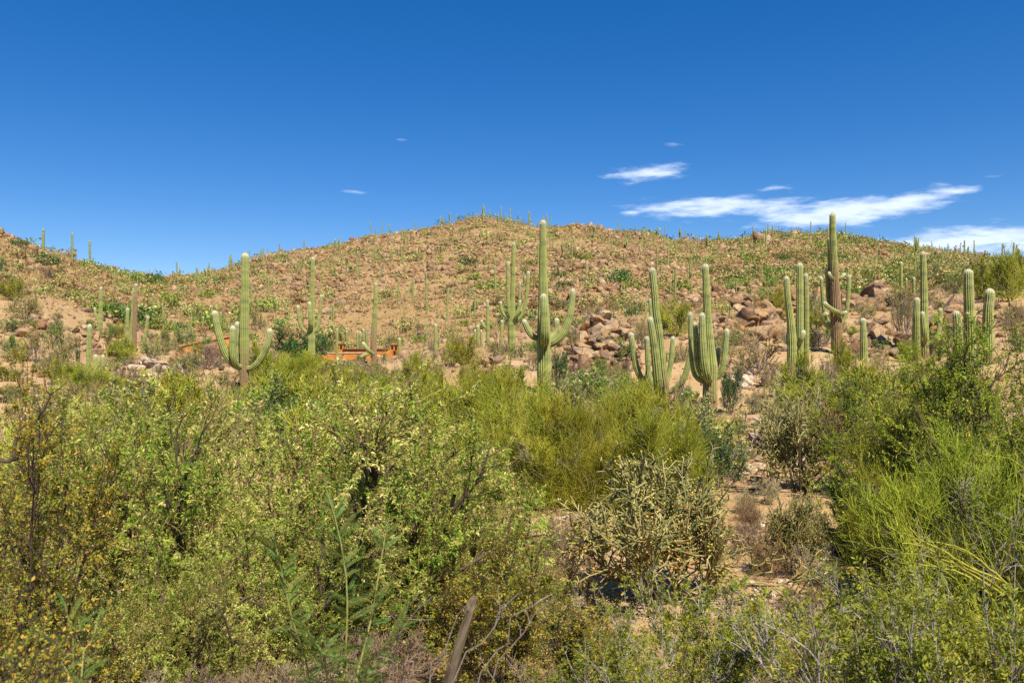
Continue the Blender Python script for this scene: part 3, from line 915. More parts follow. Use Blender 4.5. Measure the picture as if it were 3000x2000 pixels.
SAG = [
    ('large saguaro with four curved arms rising through the mesquite tops', 42, [
        ([(718, 741), (718, 848), (716, 975), (716, 1071), (715, 1150), (715, 1200)], [20, 22, 24, 26, 24, 19]),
        ([(628, 910, -0.3), (635, 950, -0.3), (648, 1001, -0.3), (664, 1042, -0.2), (684, 1068, -0.1), (705, 1078)], [18, 19, 20, 14]),
        ([(682, 954, -0.6), (681, 1007, -0.6), (684, 1050, -0.55), (697, 1072, -0.25)], [16, 17, 17, 13]),
        ([(695, 942, 0.45), (696, 1000, 0.45), (700, 1052, 0.4), (712, 1068, 0.1)], [15, 16, 15, 12]),
        ([(791, 962, -0.2), (788, 991, -0.2), (777, 1026, -0.2), (760, 1058, -0.15), (740, 1077, -0.1), (722, 1080)], [16, 18, 19, 15])], (1.0, 0.15), 4.2),
    ('saguaro with three arms standing before a dark green tree', 60, [
        ([(917, 753), (914, 880), (913, 960), (912, 1060)], [11, 13, 20, 20]),
        ([(873, 894), (875, 924), (882, 956), (897, 974), (911, 978)], [9, 10, 10, 8]),
        ([(907, 884, -0.6), (909, 937, -0.6), (912, 956, -0.45), (913, 968)], [9, 11, 9]),
        ([(942, 863, 0.2), (937, 911, 0.2), (932, 950, 0.1), (925, 969), (914, 978)], [8, 9, 10, 8])], (0.4, 0.2), 3.0),
    ('slender tapering saguaro with low drooping arms beside the orange house', 58, [
        ([(1101, 828), (1100, 906), (1094, 1002), (1097, 1055)], [9, 12, 17, 16]),
        ([(1062, 1002, -0.3), (1075, 1021, -0.4), (1090, 1034, -0.2), (1096, 1036)], [10, 11, 9]),
        ([(1056, 1046, -0.4), (1070, 1040, -0.4), (1085, 1033, -0.2), (1096, 1032)], [9, 10, 8])], (1.0, 0.3), 4.5),
    ('five-armed saguaro with candelabra crown above a short thick trunk', 58, [
        ([(1505, 709), (1503, 830), (1500, 925), (1499, 963), (1499, 1030)], [10, 12, 14, 22, 21]),
        ([(1489, 766, -0.2), (1488, 849, -0.2), (1491, 914, -0.2), (1497, 938)], [9, 10, 10, 8]),
        ([(1467, 882), (1469, 906), (1478, 925), (1494, 938)], [8, 8, 8]),
        ([(1524, 879, -0.5), (1521, 906, -0.5), (1511, 929, -0.4), (1502, 942)], [8, 9, 8]),
        ([(1523, 824, 0.4), (1522, 868, 0.4), (1518, 906, 0.4), (1504, 938)], [7, 8, 7]),
        ([(1548, 794), (1546, 830), (1540, 887), (1530, 921), (1517, 937), (1504, 942)], [9, 10, 10, 8])], (0.2, 0.1), 2.0),
    ('tallest central saguaro with four upturned arms and thick ribbed trunk', 35, [
        ([(1591, 645), (1591, 753), (1592, 868), (1593, 970), (1594, 1020), (1594, 1060), (1593, 1150)], [18, 20, 24, 30, 40, 40, 36]),
        ([(1592, 860, -0.85), (1594, 906, -0.85), (1595, 963, -0.8), (1596, 992, -0.62), (1596, 1006, -0.3), (1595, 1008)], [17, 20, 25, 26, 20]),
        ([(1534, 935, -0.1), (1542, 956, -0.1), (1557, 982, -0.1), (1575, 992), (1592, 996)], [15, 17, 17, 15]),
        ([(1679, 845, -0.1), (1674, 898, -0.1), (1664, 944, -0.15), (1649, 979, -0.15), (1628, 1001, -0.1), (1604, 1010)], [14, 17, 20, 21, 17]),
        ([(1631, 931, 0.5), (1630, 963, 0.5), (1620, 986, 0.4), (1602, 998, 0.1)], [14, 15, 15, 12])], (0.12, 0.05), 2.5),
    ('leaning saguaro with five arms branching almost from the ground', 33, [
        ([(1910, 784), (1917, 845), (1922, 914), (1932, 983), (1943, 1097), (1950, 1150), (1951, 1180)], [18, 20, 21, 21, 23, 24, 22]),
        ([(1904, 928, -0.9), (1913, 983, -0.9), (1922, 1059, -0.8), (1929, 1128, -0.6), (1940, 1152, -0.2)], [16, 19, 24, 26, 20]),
        ([(1848, 973), (1855, 1021), (1865, 1078), (1886, 1120), (1910, 1143), (1940, 1155)], [14, 16, 18, 19, 15]),
        ([(1895, 985, 0.1), (1897, 1040, 0.1), (1901, 1097, 0.1), (1916, 1130), (1940, 1148)], [13, 14, 15, 12]),
        ([(1972, 985, 0.2), (1968, 1040, 0.2), (1959, 1097, 0.15), (1950, 1130)], [13, 14, 14, 12]),
        ([(2026, 1013, -0.2), (2020, 1051, -0.2), (2005, 1105, -0.15), (1980, 1136, -0.1), (1954, 1150)], [14, 16, 17, 14]),
        ([(1904, 875, 0.9), (1907, 925, 0.9), (1916, 1000, 0.8), (1935, 1100, 0.4)], [9, 11, 12, 10])], (0.85, 0.1), 3.0),
    ('eight-armed saguaro with stout pleated trunk and tight upright arms', 30, [
        ([(2066, 773), (2070, 868), (2075, 983), (2080, 1075), (2080, 1110), (2080, 1180), (2082, 1260)], [18, 20, 22, 30, 41, 39, 34]),
        ([(2057, 916, -0.7), (2058, 983, -0.7), (2063, 1059, -0.68), (2071, 1100, -0.55), (2078, 1118, -0.15)], [15, 19, 23, 22, 18]),
        ([(2022, 914, 0.2), (2024, 963, 0.2), (2027, 1040, 0.15), (2036, 1094, 0.1), (2056, 1115), (2078, 1120)], [14, 15, 17, 15]),
        ([(2036, 944, -0.3), (2040, 1002, -0.3), (2043, 1059, -0.25), (2054, 1096, -0.2), (2076, 1110)], [14, 16, 17, 14]),
        ([(2130, 962, -0.1), (2125, 1021, -0.1), (2117, 1078, -0.1), (2104, 1103), (2084, 1112)], [14, 16, 16, 14]),
        ([(2105, 1015, 0.4), (2103, 1051, 0.4), (2096, 1082, 0.3), (2084, 1096, 0.1)], [12, 13, 13, 10])], (0.75, 0.1), 4.0),
    ('tall leaning stem at the left of a tight saguaro trio', 40, [
        ([(2304, 809), (2307, 868), (2316, 944), (2320, 1021), (2316, 1105)], [15, 17, 23, 27, 18]),
        ([(2301, 975, 0.1), (2303, 1000, 0.1), (2312, 1012)], [6, 7, 6])], (0.0, 0.0), 1.0),
    ('tallest stem of a tight saguaro trio, one short arm', 41, [
        ([(2343, 770), (2343, 868), (2343, 963), (2343, 1090)], [17, 19, 22, 21]),
        ([(2355, 967, -0.5), (2349, 990, -0.55), (2343, 1004, -0.3)], [13, 14, 12])], (0.0, 0.0), 1.0),
    ('thin rear stem of a tight saguaro trio', 43, [([(2361, 801), (2363, 887), (2363, 1020)], [12, 14, 14])], (0, 0), 1.0),
    ('giant brown-barked saguaro with many twisted arms and buds', 48, [
        ([(2439, 624), (2440, 683), (2443, 766), (2446, 832), (2449, 915), (2451, 981), (2452, 1050)], [16, 18, 20, 25, 30, 30, 28]),
        ([(2429, 698, 0.6), (2430, 766, 0.6), (2433, 865, 0.6), (2442, 900, 0.2)], [9, 10, 10, 8]),
        ([(2420, 787, 0.4), (2423, 832, 0.4), (2427, 882, 0.4), (2440, 905, 0.1)], [8, 9, 9]),
        ([(2406, 811), (2409, 849), (2413, 899), (2422, 935), (2436, 953), (2448, 958)], [10, 11, 12, 10]),
        ([(2428, 796, -0.35), (2433, 810, -0.4), (2442, 818, -0.1)], [9, 9, 8]),
        ([(2476, 801, -0.1), (2466, 812, -0.2), (2454, 820, -0.1), (2446, 822)], [9, 9, 8]),
        ([(2413, 885, -0.75), (2426, 899, -0.8), (2444, 911, -0.7), (2457, 917, -0.45), (2454, 924, -0.1)], [12, 13, 14, 12]),
        ([(2428, 920, -0.3), (2415, 921, -0.2), (2410, 933, -0.1), (2416, 947), (2434, 960), (2448, 966)], [11, 14, 14, 12]),
        ([(2488, 805), (2486, 852), (2481, 905), (2473, 936), (2462, 950), (2452, 954)], [10, 11, 12, 10]),
        ([(2461, 854, 0.5), (2462, 905, 0.5), (2455, 925, 0.2)], [9, 9, 8]),
        ([(2481, 912, -0.5), (2471, 918, -0.5), (2455, 926, -0.3)], [9, 9, 8])], (1.55, 0.0), 8.2),
    ('single unbranched saguaro column between outcrop and green thicket', 39, [([(2528, 931), (2530, 1000), (2533, 1115)], [15, 20, 24])], (0, 0), 1.0),
    ('plain tapering saguaro column hugging a taller armed neighbour', 44, [([(2687, 871, -0.4), (2684, 941, -0.4), (2683, 1060, -0.4)], [15, 20, 25])], (0, 0), 1.0),
    ('tall saguaro with one wide hooked arm behind the green thicket', 45, [
        ([(2704, 737), (2706, 807), (2707, 888), (2708, 968), (2710, 1060)], [15, 17, 20, 22, 22]),
        ([(2702, 912, -0.55), (2706, 955, -0.55), (2709, 988, -0.45), (2709, 1000, -0.1)], [12, 14, 16, 12]),
        ([(2755, 902), (2754, 936), (2749, 973), (2738, 995), (2722, 1006), (2710, 1008)], [11, 12, 13, 11])], (0.1, 0.1), 1.0),
    ('shortest barrel-like saguaro poking out of the green thicket', 33, [([(2800, 910), (2805, 955), (2808, 1110)], [21, 26, 29])], (0, 0), 1.0),
    ('thick unbranched saguaro with one round bud on its flank', 36, [
        ([(2837, 788), (2838, 861), (2842, 995), (2843, 1090)], [24, 27, 32, 32]),
        ([(2834, 918, -0.42), (2837, 921, -0.2)], [9, 8])], (0, 0), 1.0),
    ('stubby rounded saguaro at the edge of the boulder ledge', 38, [([(2900, 845), (2899, 874), (2895, 914), (2893, 1050)], [25, 27, 31, 32])], (0, 0), 1.0),
    ('dying brown saguaro with two long arms rising from its foot', 68, [
        ([(398, 831), (396, 925), (392, 1060)], [9, 11, 14]),
        ([(374, 902), (373, 963), (375, 1028), (388, 1050)], [9, 10, 9]),
        ([(434, 925), (427, 975), (417, 1025), (396, 1049)], [8, 10, 9]),
        ([(391, 849, 0.4), (387, 920, 0.4), (384, 1000, 0.3), (391, 1045)], [6, 8, 8])], (1.3, 0.6), 5.0),
    ('slim saguaro with one short arm in front of dark rocks', 72, [
        ([(296, 841), (295, 906), (293, 963), (290, 1030)], [8, 9, 13, 12]),
        ([(277, 900), (281, 925), (292, 943)], [6, 7, 6])], (0.5, 0.2), 2.0),
    ('tallest bare column of the short saguaro cluster', 50, [([(263, 949), (261, 1010), (260, 1090)], [12, 14, 14])], (0.3, 0.1), 1.0),
    ('short saguaro stub set apart from the cluster among shrubs', 52, [([(228, 1020), (228, 1080)], [11, 12])], (0.2, 0.1), 1.0),
    ('stubby rounded saguaro right beside the bare column', 49, [([(280, 1038), (280, 1095)], [11, 12])], (0.2, 0.1), 1.0),
    ('dark shaded saguaro stub at the end of the short cluster', 50, [([(302, 1039), (301, 1095)], [9, 10])], (0.2, 0.1), 1.0),
    ('thin small saguaro in front of the orange house tower', 72, [([(988, 961), (987, 1060)], [6, 8])], (0, 0), 1.0),
    ('bright green saguaro column among yellow bushes near the house', 62, [([(1277, 948), (1276, 1060)], [9, 12])], (0, 0), 1.0),
    ('small saguaro just beside the windowed orange tower', 74, [([(1170, 989), (1170, 1060)], [7, 8])], (0, 0), 1.0),
    ('slender saguaro with one low bent arm left of the candelabra saguaro', 74, [
        ([(1428, 879), (1429, 940), (1429, 1010)], [8, 10, 11]),
        ([(1410, 937), (1414, 952), (1426, 962)], [7, 8, 7])], (0.6, 0.2), 1.5),
    ('short thick saguaro in the thicket left of the candelabra saguaro', 70, [([(1400, 951), (1400, 1030)], [9, 10])], (0, 0), 1.0),
    ('leaning short saguaro close to the candelabra saguaro', 68, [([(1471, 937), (1467, 1030)], [8, 10])], (0, 0), 1.0),
]
for (lab, d, stems, bk, bh) in SAG:
    saguaro(lab, d, stems, bk if max(bk) > 0.15 else (0.85, 0.0), bh if max(bk) > 0.15 else 1.7)
SMALL = [(2640, 767, 862, 8, 92), (2655, 815, 862, 6, 92), (2677, 812, 862, 7, 92), (1392, 965, 1010, 6, 72), (1410, 966, 1015, 6, 72),
         (1047, 969, 1030, 6, 98), (1055, 971, 1030, 6, 100), (1065, 963, 1025, 6, 99), (1016, 968, 1025, 5, 102),
         (163, 862, 905, 4.5, 100), (181, 868, 908, 5, 98), (199, 897, 940, 5, 90), (214, 880, 910, 4, 100), (448, 860, 912, 5, 120), (461, 946, 985, 5, 100),
         (105, 816, 892, 5, 108), (93, 842, 880, 3.5, 110), (595, 927, 965, 4, 100), (647, 914, 950, 4, 105), (520, 1015, 1035, 6, 72)]
for k, (px, t_, b_, w, d) in enumerate(SMALL):
    saguaro('small plain saguaro column on the mid-distance rocky ground', d, [([(px, t_), (px + 0.5, b_)], [w, w * 1.15])], (0.1, 0.0), 1.0,
            'small plain saguaros on the mid-distance ground', res=0.6, spines=False)


def zone(px, d, dr):
    if d > dr - 18:
        return 'standing on the skyline ridge' if px > 480 else 'on the crest of the side slope'
    if px < 520:
        return 'on the shrubby side slope below the saddle'
    if d < 150 and 950 < px < 1550:
        return 'in the crowd behind the orange house'
    if d < 160:
        return 'at the bouldery foot of the hill'
    if px > 2150:
        return 'on the bushy second hill'
    return 'high up the main rocky hill' if d > 245 else 'halfway up the main rocky hill'


# far saguaros on the hillsides
def far_saguaros():
    rng = np.random.RandomState(21)
    kinds = []
    def stem(pp, r, ribs=7, per=2, n=8):
        radf = lambda t: r * (0.9 + 0.1 * math.sin(t * 3.14))
        return ribbed(np.array(pp, float), radf, ribs, per, 0.16, None, 3, n)
    arms = [[], [], [(-0.7, 0, .38, .8)], [(0.65, 0.1, .45, .78), (-0.6, 0.1, .4, .68)], [(0.6, 0.2, .3, .6), (-0.62, -0.2, .4, .85), (0.25, -0.6, .42, .7)],
            [(-0.5, 0.3, .3, .62), (0.55, -0.3, .33, .75), (0.2, 0.6, .4, .66), (-0.3, -0.5, .35, .7)]]
    labs = ['pole-like saguaro', 'pole-like saguaro', 'saguaro with a single arm', 'saguaro with two arms', 'saguaro with three arms', 'saguaro with four crowded arms']
    for am in arms:
        V0, Q0, A0, off = [], [], {k: [] for k in ('rib', 'along', 'tip', 'bark')}, 0
        specs = [([(0, 0, -0.2), (0.03, 0, 2.5), (0, 0.02, 5.0)], 0.24)]
        for (ax, ay, h0, h1) in am:
            specs.append(([(0, 0, 5 * h0 - 0.1), (ax * 0.7, ay * 0.7, 5 * h0), (ax, ay, 5 * h0 + 0.5), (ax * 1.02, ay * 1.02, 5 * h1)], 0.17))
        for pp, r in specs:
            V, q, at = stem(pp, r)
            at['tip'] = at['tip'] + 0.22
            V0.append(V); Q0.append(q + off); off += len(V)
            for k in A0:
                A0[k].append(at[k])
        me = fast_mesh('distant_saguaro', np.concatenate(V0), [np.concatenate(Q0)], {k: np.concatenate(v) for k, v in A0.items()}, smooth=True)
        me.materials.append(M['saguaro'])
        kinds.append(me)
    N = 6500
    d = np.sqrt(rng.uniform(88 ** 2, 358 ** 2, N))
    px = rng.uniform(-40, 3040, N)
    x, y = (px - 1500) / F * d, d
    dr = np.interp(px, RP[:, 0], RP[:, 2])
    keep = d < dr + 4
    pat = fbm(x / 30 + 40, y / 30 + 2, 2)
    dens = np.clip(0.11 + 0.22 * pat, 0.01, 1)
    dens += 0.35 * np.exp(-((px - 1230) / 260) ** 2 - ((d - 125) / 26) ** 2)
    dens += 0.12 * (d > dr - 16) * (px > 500) * (fbm(x / 14, y / 14 + 60, 2) > 0.0)
    dens *= np.where(px < 450, 0.6, 1) * np.where((px > 1550) & (d < 125), 0.25, 1)
    keep &= rng.rand(N) < dens
    x, y, d, px = x[keep], y[keep], d[keep], px[keep]
    hgt = np.clip(rng.lognormal(1.05, 0.48, len(x)), 1.0, 6.5)
    hgt *= np.clip(0.62 + 0.38 * (d - 90) / 90, 0.62, 1.0)
    z = H(x, y)
    order = np.argsort(-hgt / d)
    n_single = 290
    extra = []
    for rank, i in enumerate(order):
        k = int(rng.choice(6, p=[0.34, 0.24, 0.16, 0.13, 0.08, 0.05])) if hgt[i] > 3.0 else int(rng.randint(2))
        s = hgt[i] / 5.0
        fat = rng.uniform(0.7, 1.05) * (0.66 + 0.2 / max(s, 0.4))
        rz = rng.uniform(0, 6.28)
        if rank < n_single:
            o = part('saguaro_cactus', kinds[k], None)
            o.location = (x[i], y[i], z[i])
            o.rotation_euler = (rng.normal(0, 0.02), rng.normal(0, 0.02), rz)
            o.scale = (s * fat, s * fat, s)
            zn = zone(px[i], d[i], float(np.interp(px[i], RP[:, 0], RP[:, 2])))
            hw = 'tall' if hgt[i] > 4.2 else ('short' if hgt[i] < 2.4 else 'slim')
            tag(o, hw + ' distant ' + labs[k] + ' ' + zn, 'cactus', 'distant saguaros ' + zn)
        else:
            extra.append((i, k, s, fat, rz))
    Vs, Qs, As, off = [], [], {k: [] for k in ('rib', 'along', 'tip', 'bark')}, 0
    for (i, k, s, fat, rz) in extra:
        me = kinds[k]
        V = np.empty(len(me.vertices) * 3, np.float32); me.vertices.foreach_get('co', V); V = V.reshape(-1, 3)
        q = np.empty(len(me.loops), np.int32); me.loops.foreach_get('vertex_index', q); q = q.reshape(-1, 4)
        c, sn = math.cos(rz), math.sin(rz)
        W = np.stack([(V[:, 0] * c - V[:, 1] * sn) * s * fat + x[i], (V[:, 0] * sn + V[:, 1] * c) * s * fat + y[i], V[:, 2] * s + z[i]], 1)
        Vs.append(W); Qs.append(q + off); off += len(V)
        for kk in As:
            a = np.empty(len(V), np.float32); me.attributes[kk].data.foreach_get('value', a); As[kk].append(a)
    if Vs:
        me = fast_mesh('hillside_saguaros', np.concatenate(Vs), [np.concatenate(Qs)], {k: np.concatenate(v) for k, v in As.items()}, smooth=True)
        o = part('hillside_saguaros', me, M['saguaro'], kind='stuff')
        o['label'] = 'tiny far-off saguaros dotted over the upper hillside'
        o['category'] = 'cacti'


far_saguaros()


# ---------------------------------------------------------------- plant machinery
def unit(v):
    return v / np.maximum(np.linalg.norm(v, axis=-1, keepdims=True), 1e-9)


def ipath(Pt, idx, t):
    K = Pt.shape[1]
    f = np.clip(t, 0, 0.9999) * (K - 1)
    i = np.floor(f).astype(int)
    a = (f - i)[:, None]
    return Pt[idx, i] * (1 - a) + Pt[idx, i + 1] * a, unit(Pt[idx, i + 1] - Pt[idx, i])


def grow(rng, pos, dirs, L, K, wig, bend=0.0):
    n = len(pos)
    out = np.empty((n, K, 3))
    out[:, 0] = pos
    d = dirs
    for k in range(1, K):
        d = unit(d + rng.normal(0, wig, (n, 3)) + np.array([0, 0, bend]))
        out[:, k] = out[:, k - 1] + d * (L / (K - 1))[:, None]
    return out


def spawn(rng, Pt, n, t0, t1, L, spread, up, K=4, wig=0.15, outward=0.0, bend=0.0, taper=0.4):
    ln = np.linalg.norm(np.diff(Pt, axis=1), axis=2).sum(1)
    idx = rng.choice(len(Pt), n, p=ln / ln.sum())
    t = rng.uniform(t0, t1, n)
    pos, tan = ipath(Pt, idx, t)
    rad = pos * np.array([1, 1, 0])
    d = unit(tan + spread * unit(rng.normal(size=(n, 3))) + np.array([0, 0, up]) + outward * unit(rad))
    LL = L * rng.uniform(0.55, 1.35, n) * (1 - taper * t)
    return grow(rng, pos, d, LL, K, wig, bend)


def tubes(acc, Pt, r0, r1, sides=3, rnd=None, rng=None):
    B, K, _ = Pt.shape
    if B == 0:
        return
    T = unit(np.gradient(Pt, axis=1))
    ref = np.where(np.abs(T[:, :1, 2:3]) > 0.8, np.array([[[1.0, 0, 0]]]), np.array([[[0, 0, 1.0]]]))
    U = unit(np.cross(T, ref))
    W = np.cross(T, U)
    a = np.arange(sides) / sides * 2 * math.pi
    r0 = np.broadcast_to(np.asarray(r0, float), (B,)); r1 = np.broadcast_to(np.asarray(r1, float), (B,))
    t = np.linspace(0, 1, K)
    rad = r0[:, None] * (1 - t) + r1[:, None] * t
    V = Pt[:, :, None, :] + (U[:, :, None, :] * np.cos(a)[None, None, :, None] + W[:, :, None, :] * np.sin(a)[None, None, :, None]) * rad[:, :, None, None]
    b, k, s = np.meshgrid(np.arange(B), np.arange(K - 1), np.arange(sides), indexing='ij')
    i0 = (b * K + k) * sides
    q = np.stack([i0 + s, i0 + (s + 1) % sides, i0 + sides + (s + 1) % sides, i0 + sides + s], -1).reshape(-1, 4)
    if rnd is None:
        rnd = (rng or np.random).rand(B)
    acc.add(V.reshape(-1, 3), quads=q, rnd=np.repeat(rnd, K * sides))


def leaves(acc, rng, Pt, n, Llo, Lhi, wr, spread=0.9, t0=0.1, t1=1.0, up=0.15, rnd=None, jitter=0.0, droop=0.0):
    wt = rng.gamma(0.7, 1.0, len(Pt)) + 0.05
    idx = rng.choice(len(Pt), n, p=wt / wt.sum())
    pos, tan = ipath(Pt, idx, rng.uniform(t0, t1, n))
    if jitter:
        pos = pos + rng.normal(0, jitter, (n, 3))
    nrm = unit(rng.normal(size=(len(Pt), 3)) * 0.75 + np.array([0.1, -0.35, 0.8]))[idx]     # each twig's spray faces its own way
    side = unit(np.cross(tan, nrm)) * rng.choice([-1.0, 1.0], n)[:, None]
    d = unit(tan * 0.65 + side * spread + 0.32 * rng.normal(size=(n, 3)) + np.array([0, 0, up]))
    ln = rng.uniform(Llo, Lhi, n)[:, None]
    sd_ = unit(np.cross(d, unit(nrm + 0.35 * rng.normal(size=(n, 3)))))
    nr = np.cross(sd_, d)
    w = ln * wr * rng.uniform(0.7, 1.2, (n, 1))
    mid = pos + d * ln * 0.5 + nr * ln * 0.06
    V = np.stack([pos, mid + sd_ * w * 0.5, pos + d * ln - np.array([0, 0, droop]) * ln, mid - sd_ * w * 0.5], 1)
    q = np.arange(n * 4).reshape(-1, 4)
    r = rng.rand(n) if rnd is None else rnd(pos, rng)
    acc.add(V.reshape(-1, 3), quads=q, rnd=np.repeat(r, 4))


def limbs(rng, n, Lm, tlo, thi, K=6, wig=0.16, bend=0.05, base=0.12):
    az = (np.arange(n) + rng.uniform(-0.35, 0.35, n)) / n * 2 * math.pi
    ti = rng.uniform(R(tlo), R(thi), n)
    d = np.stack([np.sin(ti) * np.cos(az), np.sin(ti) * np.sin(az), np.cos(ti)], 1)
    pos = np.stack([np.cos(az) * base, np.sin(az) * base, np.zeros(n) - 0.08], 1)
    return grow(rng, pos, d, Lm * rng.uniform(0.75, 1.2, n), K, wig, bend)


def fit(levels, W, Hh):
    allp = np.concatenate([p.reshape(-1, 3) for p in levels])
    r = np.percentile(np.hypot(allp[:, 0], allp[:, 1]), 97)
    z = np.percentile(allp[:, 2], 99.3)
    s = np.array([W / 2 / r, W / 2 / r, Hh / z])
    return [p * s for p in levels]


def clump_rnd(scale, lo=0.0, k=0.55):
    """colour drifting from clump to clump, with leaf to leaf scatter"""
    def f(pos, rng):
        n = fbm(pos[:, 0] * scale + pos[:, 2] * 0.7 * scale + 50, pos[:, 1] * scale - pos[:, 2] * 0.5 * scale + 50, 2)
        return np.clip(lo + k * (rng.rand(len(pos)) ** 1.15) + 0.55 * n + 0.22 * (1 - k) + 0.1, 0, 1)
    return f


def dome(rng, n, W, Hh, L, K=4, up=0.35, out=0.7, zlo=0.04):
    """twigs spread through a lumpy dome-shaped crown"""
    v = unit(rng.normal(size=(n, 3)))
    v[:, 2] = np.abs(v[:, 2])
    lump = 1 + 0.62 * fbm(v[:, 0] * 2.2 + 9 + W, v[:, 1] * 2.2 + v[:, 2] * 2.6 + 4 * Hh, 3)
    r = rng.rand(n) ** 0.42 * lump * 0.93
    p = v * r[:, None] * np.array([W / 2, W / 2, Hh])
    p[:, 2] = np.maximum(p[:, 2], zlo * Hh)
    d = unit(out * v + 0.8 * unit(rng.normal(size=(n, 3))) + np.array([0, 0, up]))
    return grow(rng, p, d, L * rng.uniform(0.5, 1.3, n), K, 0.14)


def mesquite(seed, W, Hh, nleaf=62000, ls=(0.035, 0.075), low=True, mat='mesquite_leaf', twig='red_twig', k=0.8, wood='dark_wood', rlo=0.12, twr=0.0028):
    rng = np.random.RandomState(seed)
    l0 = limbs(rng, 9, 1.9, 18, 80, 7, 0.2, 0.04)
    l1 = spawn(rng, l0, 70, 0.15, 1.0, 1.0, 0.9, 0.25, 6, 0.22, 0.15, 0.02)
    l2 = spawn(rng, l1, 480, 0.1, 1.0, 0.55, 0.9, 0.15, 5, 0.22, 0.1)
    l3 = spawn(rng, l2, 2300, 0.1, 1.0, 0.34, 0.9, 0.18, 4, 0.2, 0.1)
    l0, l1, l2, l3 = fit([l0, l1, l2, l3], W, Hh)
    dm = dome(rng, 1700, W, Hh, 0.34)
    l3 = np.concatenate([l3, dm])
    sh = spawn(rng, l3, 300, 0.5, 1.0, 0.46, 0.5, 0.6, 4, 0.1, 0.1)
    aw, at_, al = Acc(), Acc(), Acc()
    s = W / 3.4
    tubes(aw, l0, 0.055 * s, 0.016 * s, 6, rng=rng)
    tubes(aw, l1, 0.02 * s, 0.007 * s, 5, rng=rng)
    tubes(aw, l2, 0.007, 0.0032, 4, rng=rng)
    tubes(at_, l3, twr * 1.2, twr * 0.6, 3, rng=rng)
    tubes(at_, sh, twr * 1.3, twr * 0.5, 3, rng=rng)
    tw = np.concatenate([l3, sh, sh])
    leaves(al, rng, tw, nleaf, ls[0], ls[1], 0.28, 0.85, 0.0, 1.0, 0.1, clump_rnd(0.9, rlo, k), 0.006, 0.12)
    return [('trunk', aw.mesh('mesquite_trunk', True), M[wood], None), ('twigs', at_.mesh('mesquite_twigs'), M[twig], 'stuff'), ('crown', al.mesh('mesquite_crown'), M[mat], 'stuff')]


def palo_verde(seed, W, Hh, n3=900, n4=7500, thick=1.0, upright=0.55, ntrunk=7, tl=(8, 66), dm=0.42):
    rng = np.random.RandomState(seed)
    l0 = limbs(rng, ntrunk, 1.6, tl[0], tl[1], 7, 0.14, 0.05, 0.1)
    l1 = spawn(rng, l0, 60, 0.2, 1.0, 1.0, 0.6, 0.35, 6, 0.14, 0.12, 0.03)
    l2 = spawn(rng, l1, 260, 0.1, 1.0, 0.7, 0.55, upright, 5, 0.12, 0.08, 0.04)
    l3 = spawn(rng, l2, n3, 0.1, 1.0, 0.5, 0.8, upright * 0.8, 4, 0.16, 0.05, 0.03)
    l0, l1, l2, l3 = fit([l0, l1, l2, l3], W, Hh)
    l4 = spawn(rng, l3, n4, 0.05, 1.0, 0.24, 0.85, upright * 0.75, 3, 0.16, 0.0, 0.02)
    l4 = np.concatenate([l4, dome(rng, int(n4 * dm), W, Hh, 0.085 * (W + Hh), 3, upright * 0.9, 0.6, 0.1)])
    aw, at_ = Acc(), Acc()
    s = W / 2.4
    tubes(aw, l0, 0.04 * s, 0.013 * s, 6, rng=rng)
    tubes(aw, l1, 0.014 * s, 0.006 * s, 5, rng=rng)
    cr = clump_rnd(1.6, -0.05, 0.7)
    tubes(at_, l2, 0.006 * thick, 0.0035 * thick, 3, cr(l2[:, -1], rng))
    tubes(at_, l3, 0.0042 * thick, 0.0026 * thick, 3, cr(l3[:, -1], rng))
    tubes(at_, l4, 0.0032 * thick, 0.0014 * thick, 3, cr(l4[:, -1], rng))
    ld = spawn(rng, np.concatenate([l1, l2[:, :6] if l2.shape[1] == l1.shape[1] else l1]), int(n4 * 0.16), 0.1, 0.9, 0.34, 0.9, 0.0, 4, 0.2)
    ad = Acc()
    tubes(ad, ld, 0.0045 * thick, 0.002 * thick, 3, rng=rng)
    return [('trunk', aw.mesh('palo_verde_trunk', True), M['pv_wood'], None), ('crown', at_.mesh('palo_verde_crown'), M['pv_twig'], 'stuff'), ('dead_twigs', ad.mesh('palo_verde_dead'), M['grey_wood'], 'stuff')]


def creosote(seed, W, Hh, nleaf=16000, ls=(0.012, 0.026), k=0.95):
    rng = np.random.RandomState(seed)
    l0 = limbs(rng, 11, 1.3, 6, 56, 6, 0.14, 0.02, 0.08)
    l1 = spawn(rng, l0, 90, 0.25, 1.0, 0.55, 0.75, 0.25, 5, 0.2, 0.1)
    l2 = spawn(rng, l1, 520, 0.1, 1.0, 0.28, 0.9, 0.15, 4, 0.22)
    l0, l1, l2 = fit([l0, l1, l2], W, Hh)
    l3 = np.concatenate([spawn(rng, l2, 1700, 0.1, 1.0, 0.11, 0.9, 0.1, 3, 0.2), dome(rng, 1100, W, Hh, 0.13, 3, 0.3, 0.5, 0.1)])
    aw, al = Acc(), Acc()
    tubes(aw, l0, 0.007, 0.004, 5, rng=rng)
    tubes(aw, l1, 0.005, 0.0025, 4, rng=rng)
    tubes(aw, l2, 0.0024, 0.0014, 3, rng=rng)
    tubes(aw, l3, 0.0014, 0.001, 3, rng=rng)
    leaves(al, rng, l3, nleaf, ls[0], ls[1], 0.5, 1.0, 0.0, 1.0, 0.2, clump_rnd(1.8, 0.0, k), 0.008)
    return [('stems', aw.mesh('creosote_stems', True), M['dark_wood'], None), ('crown', al.mesh('creosote_crown'), M['creosote_leaf'], 'stuff')]


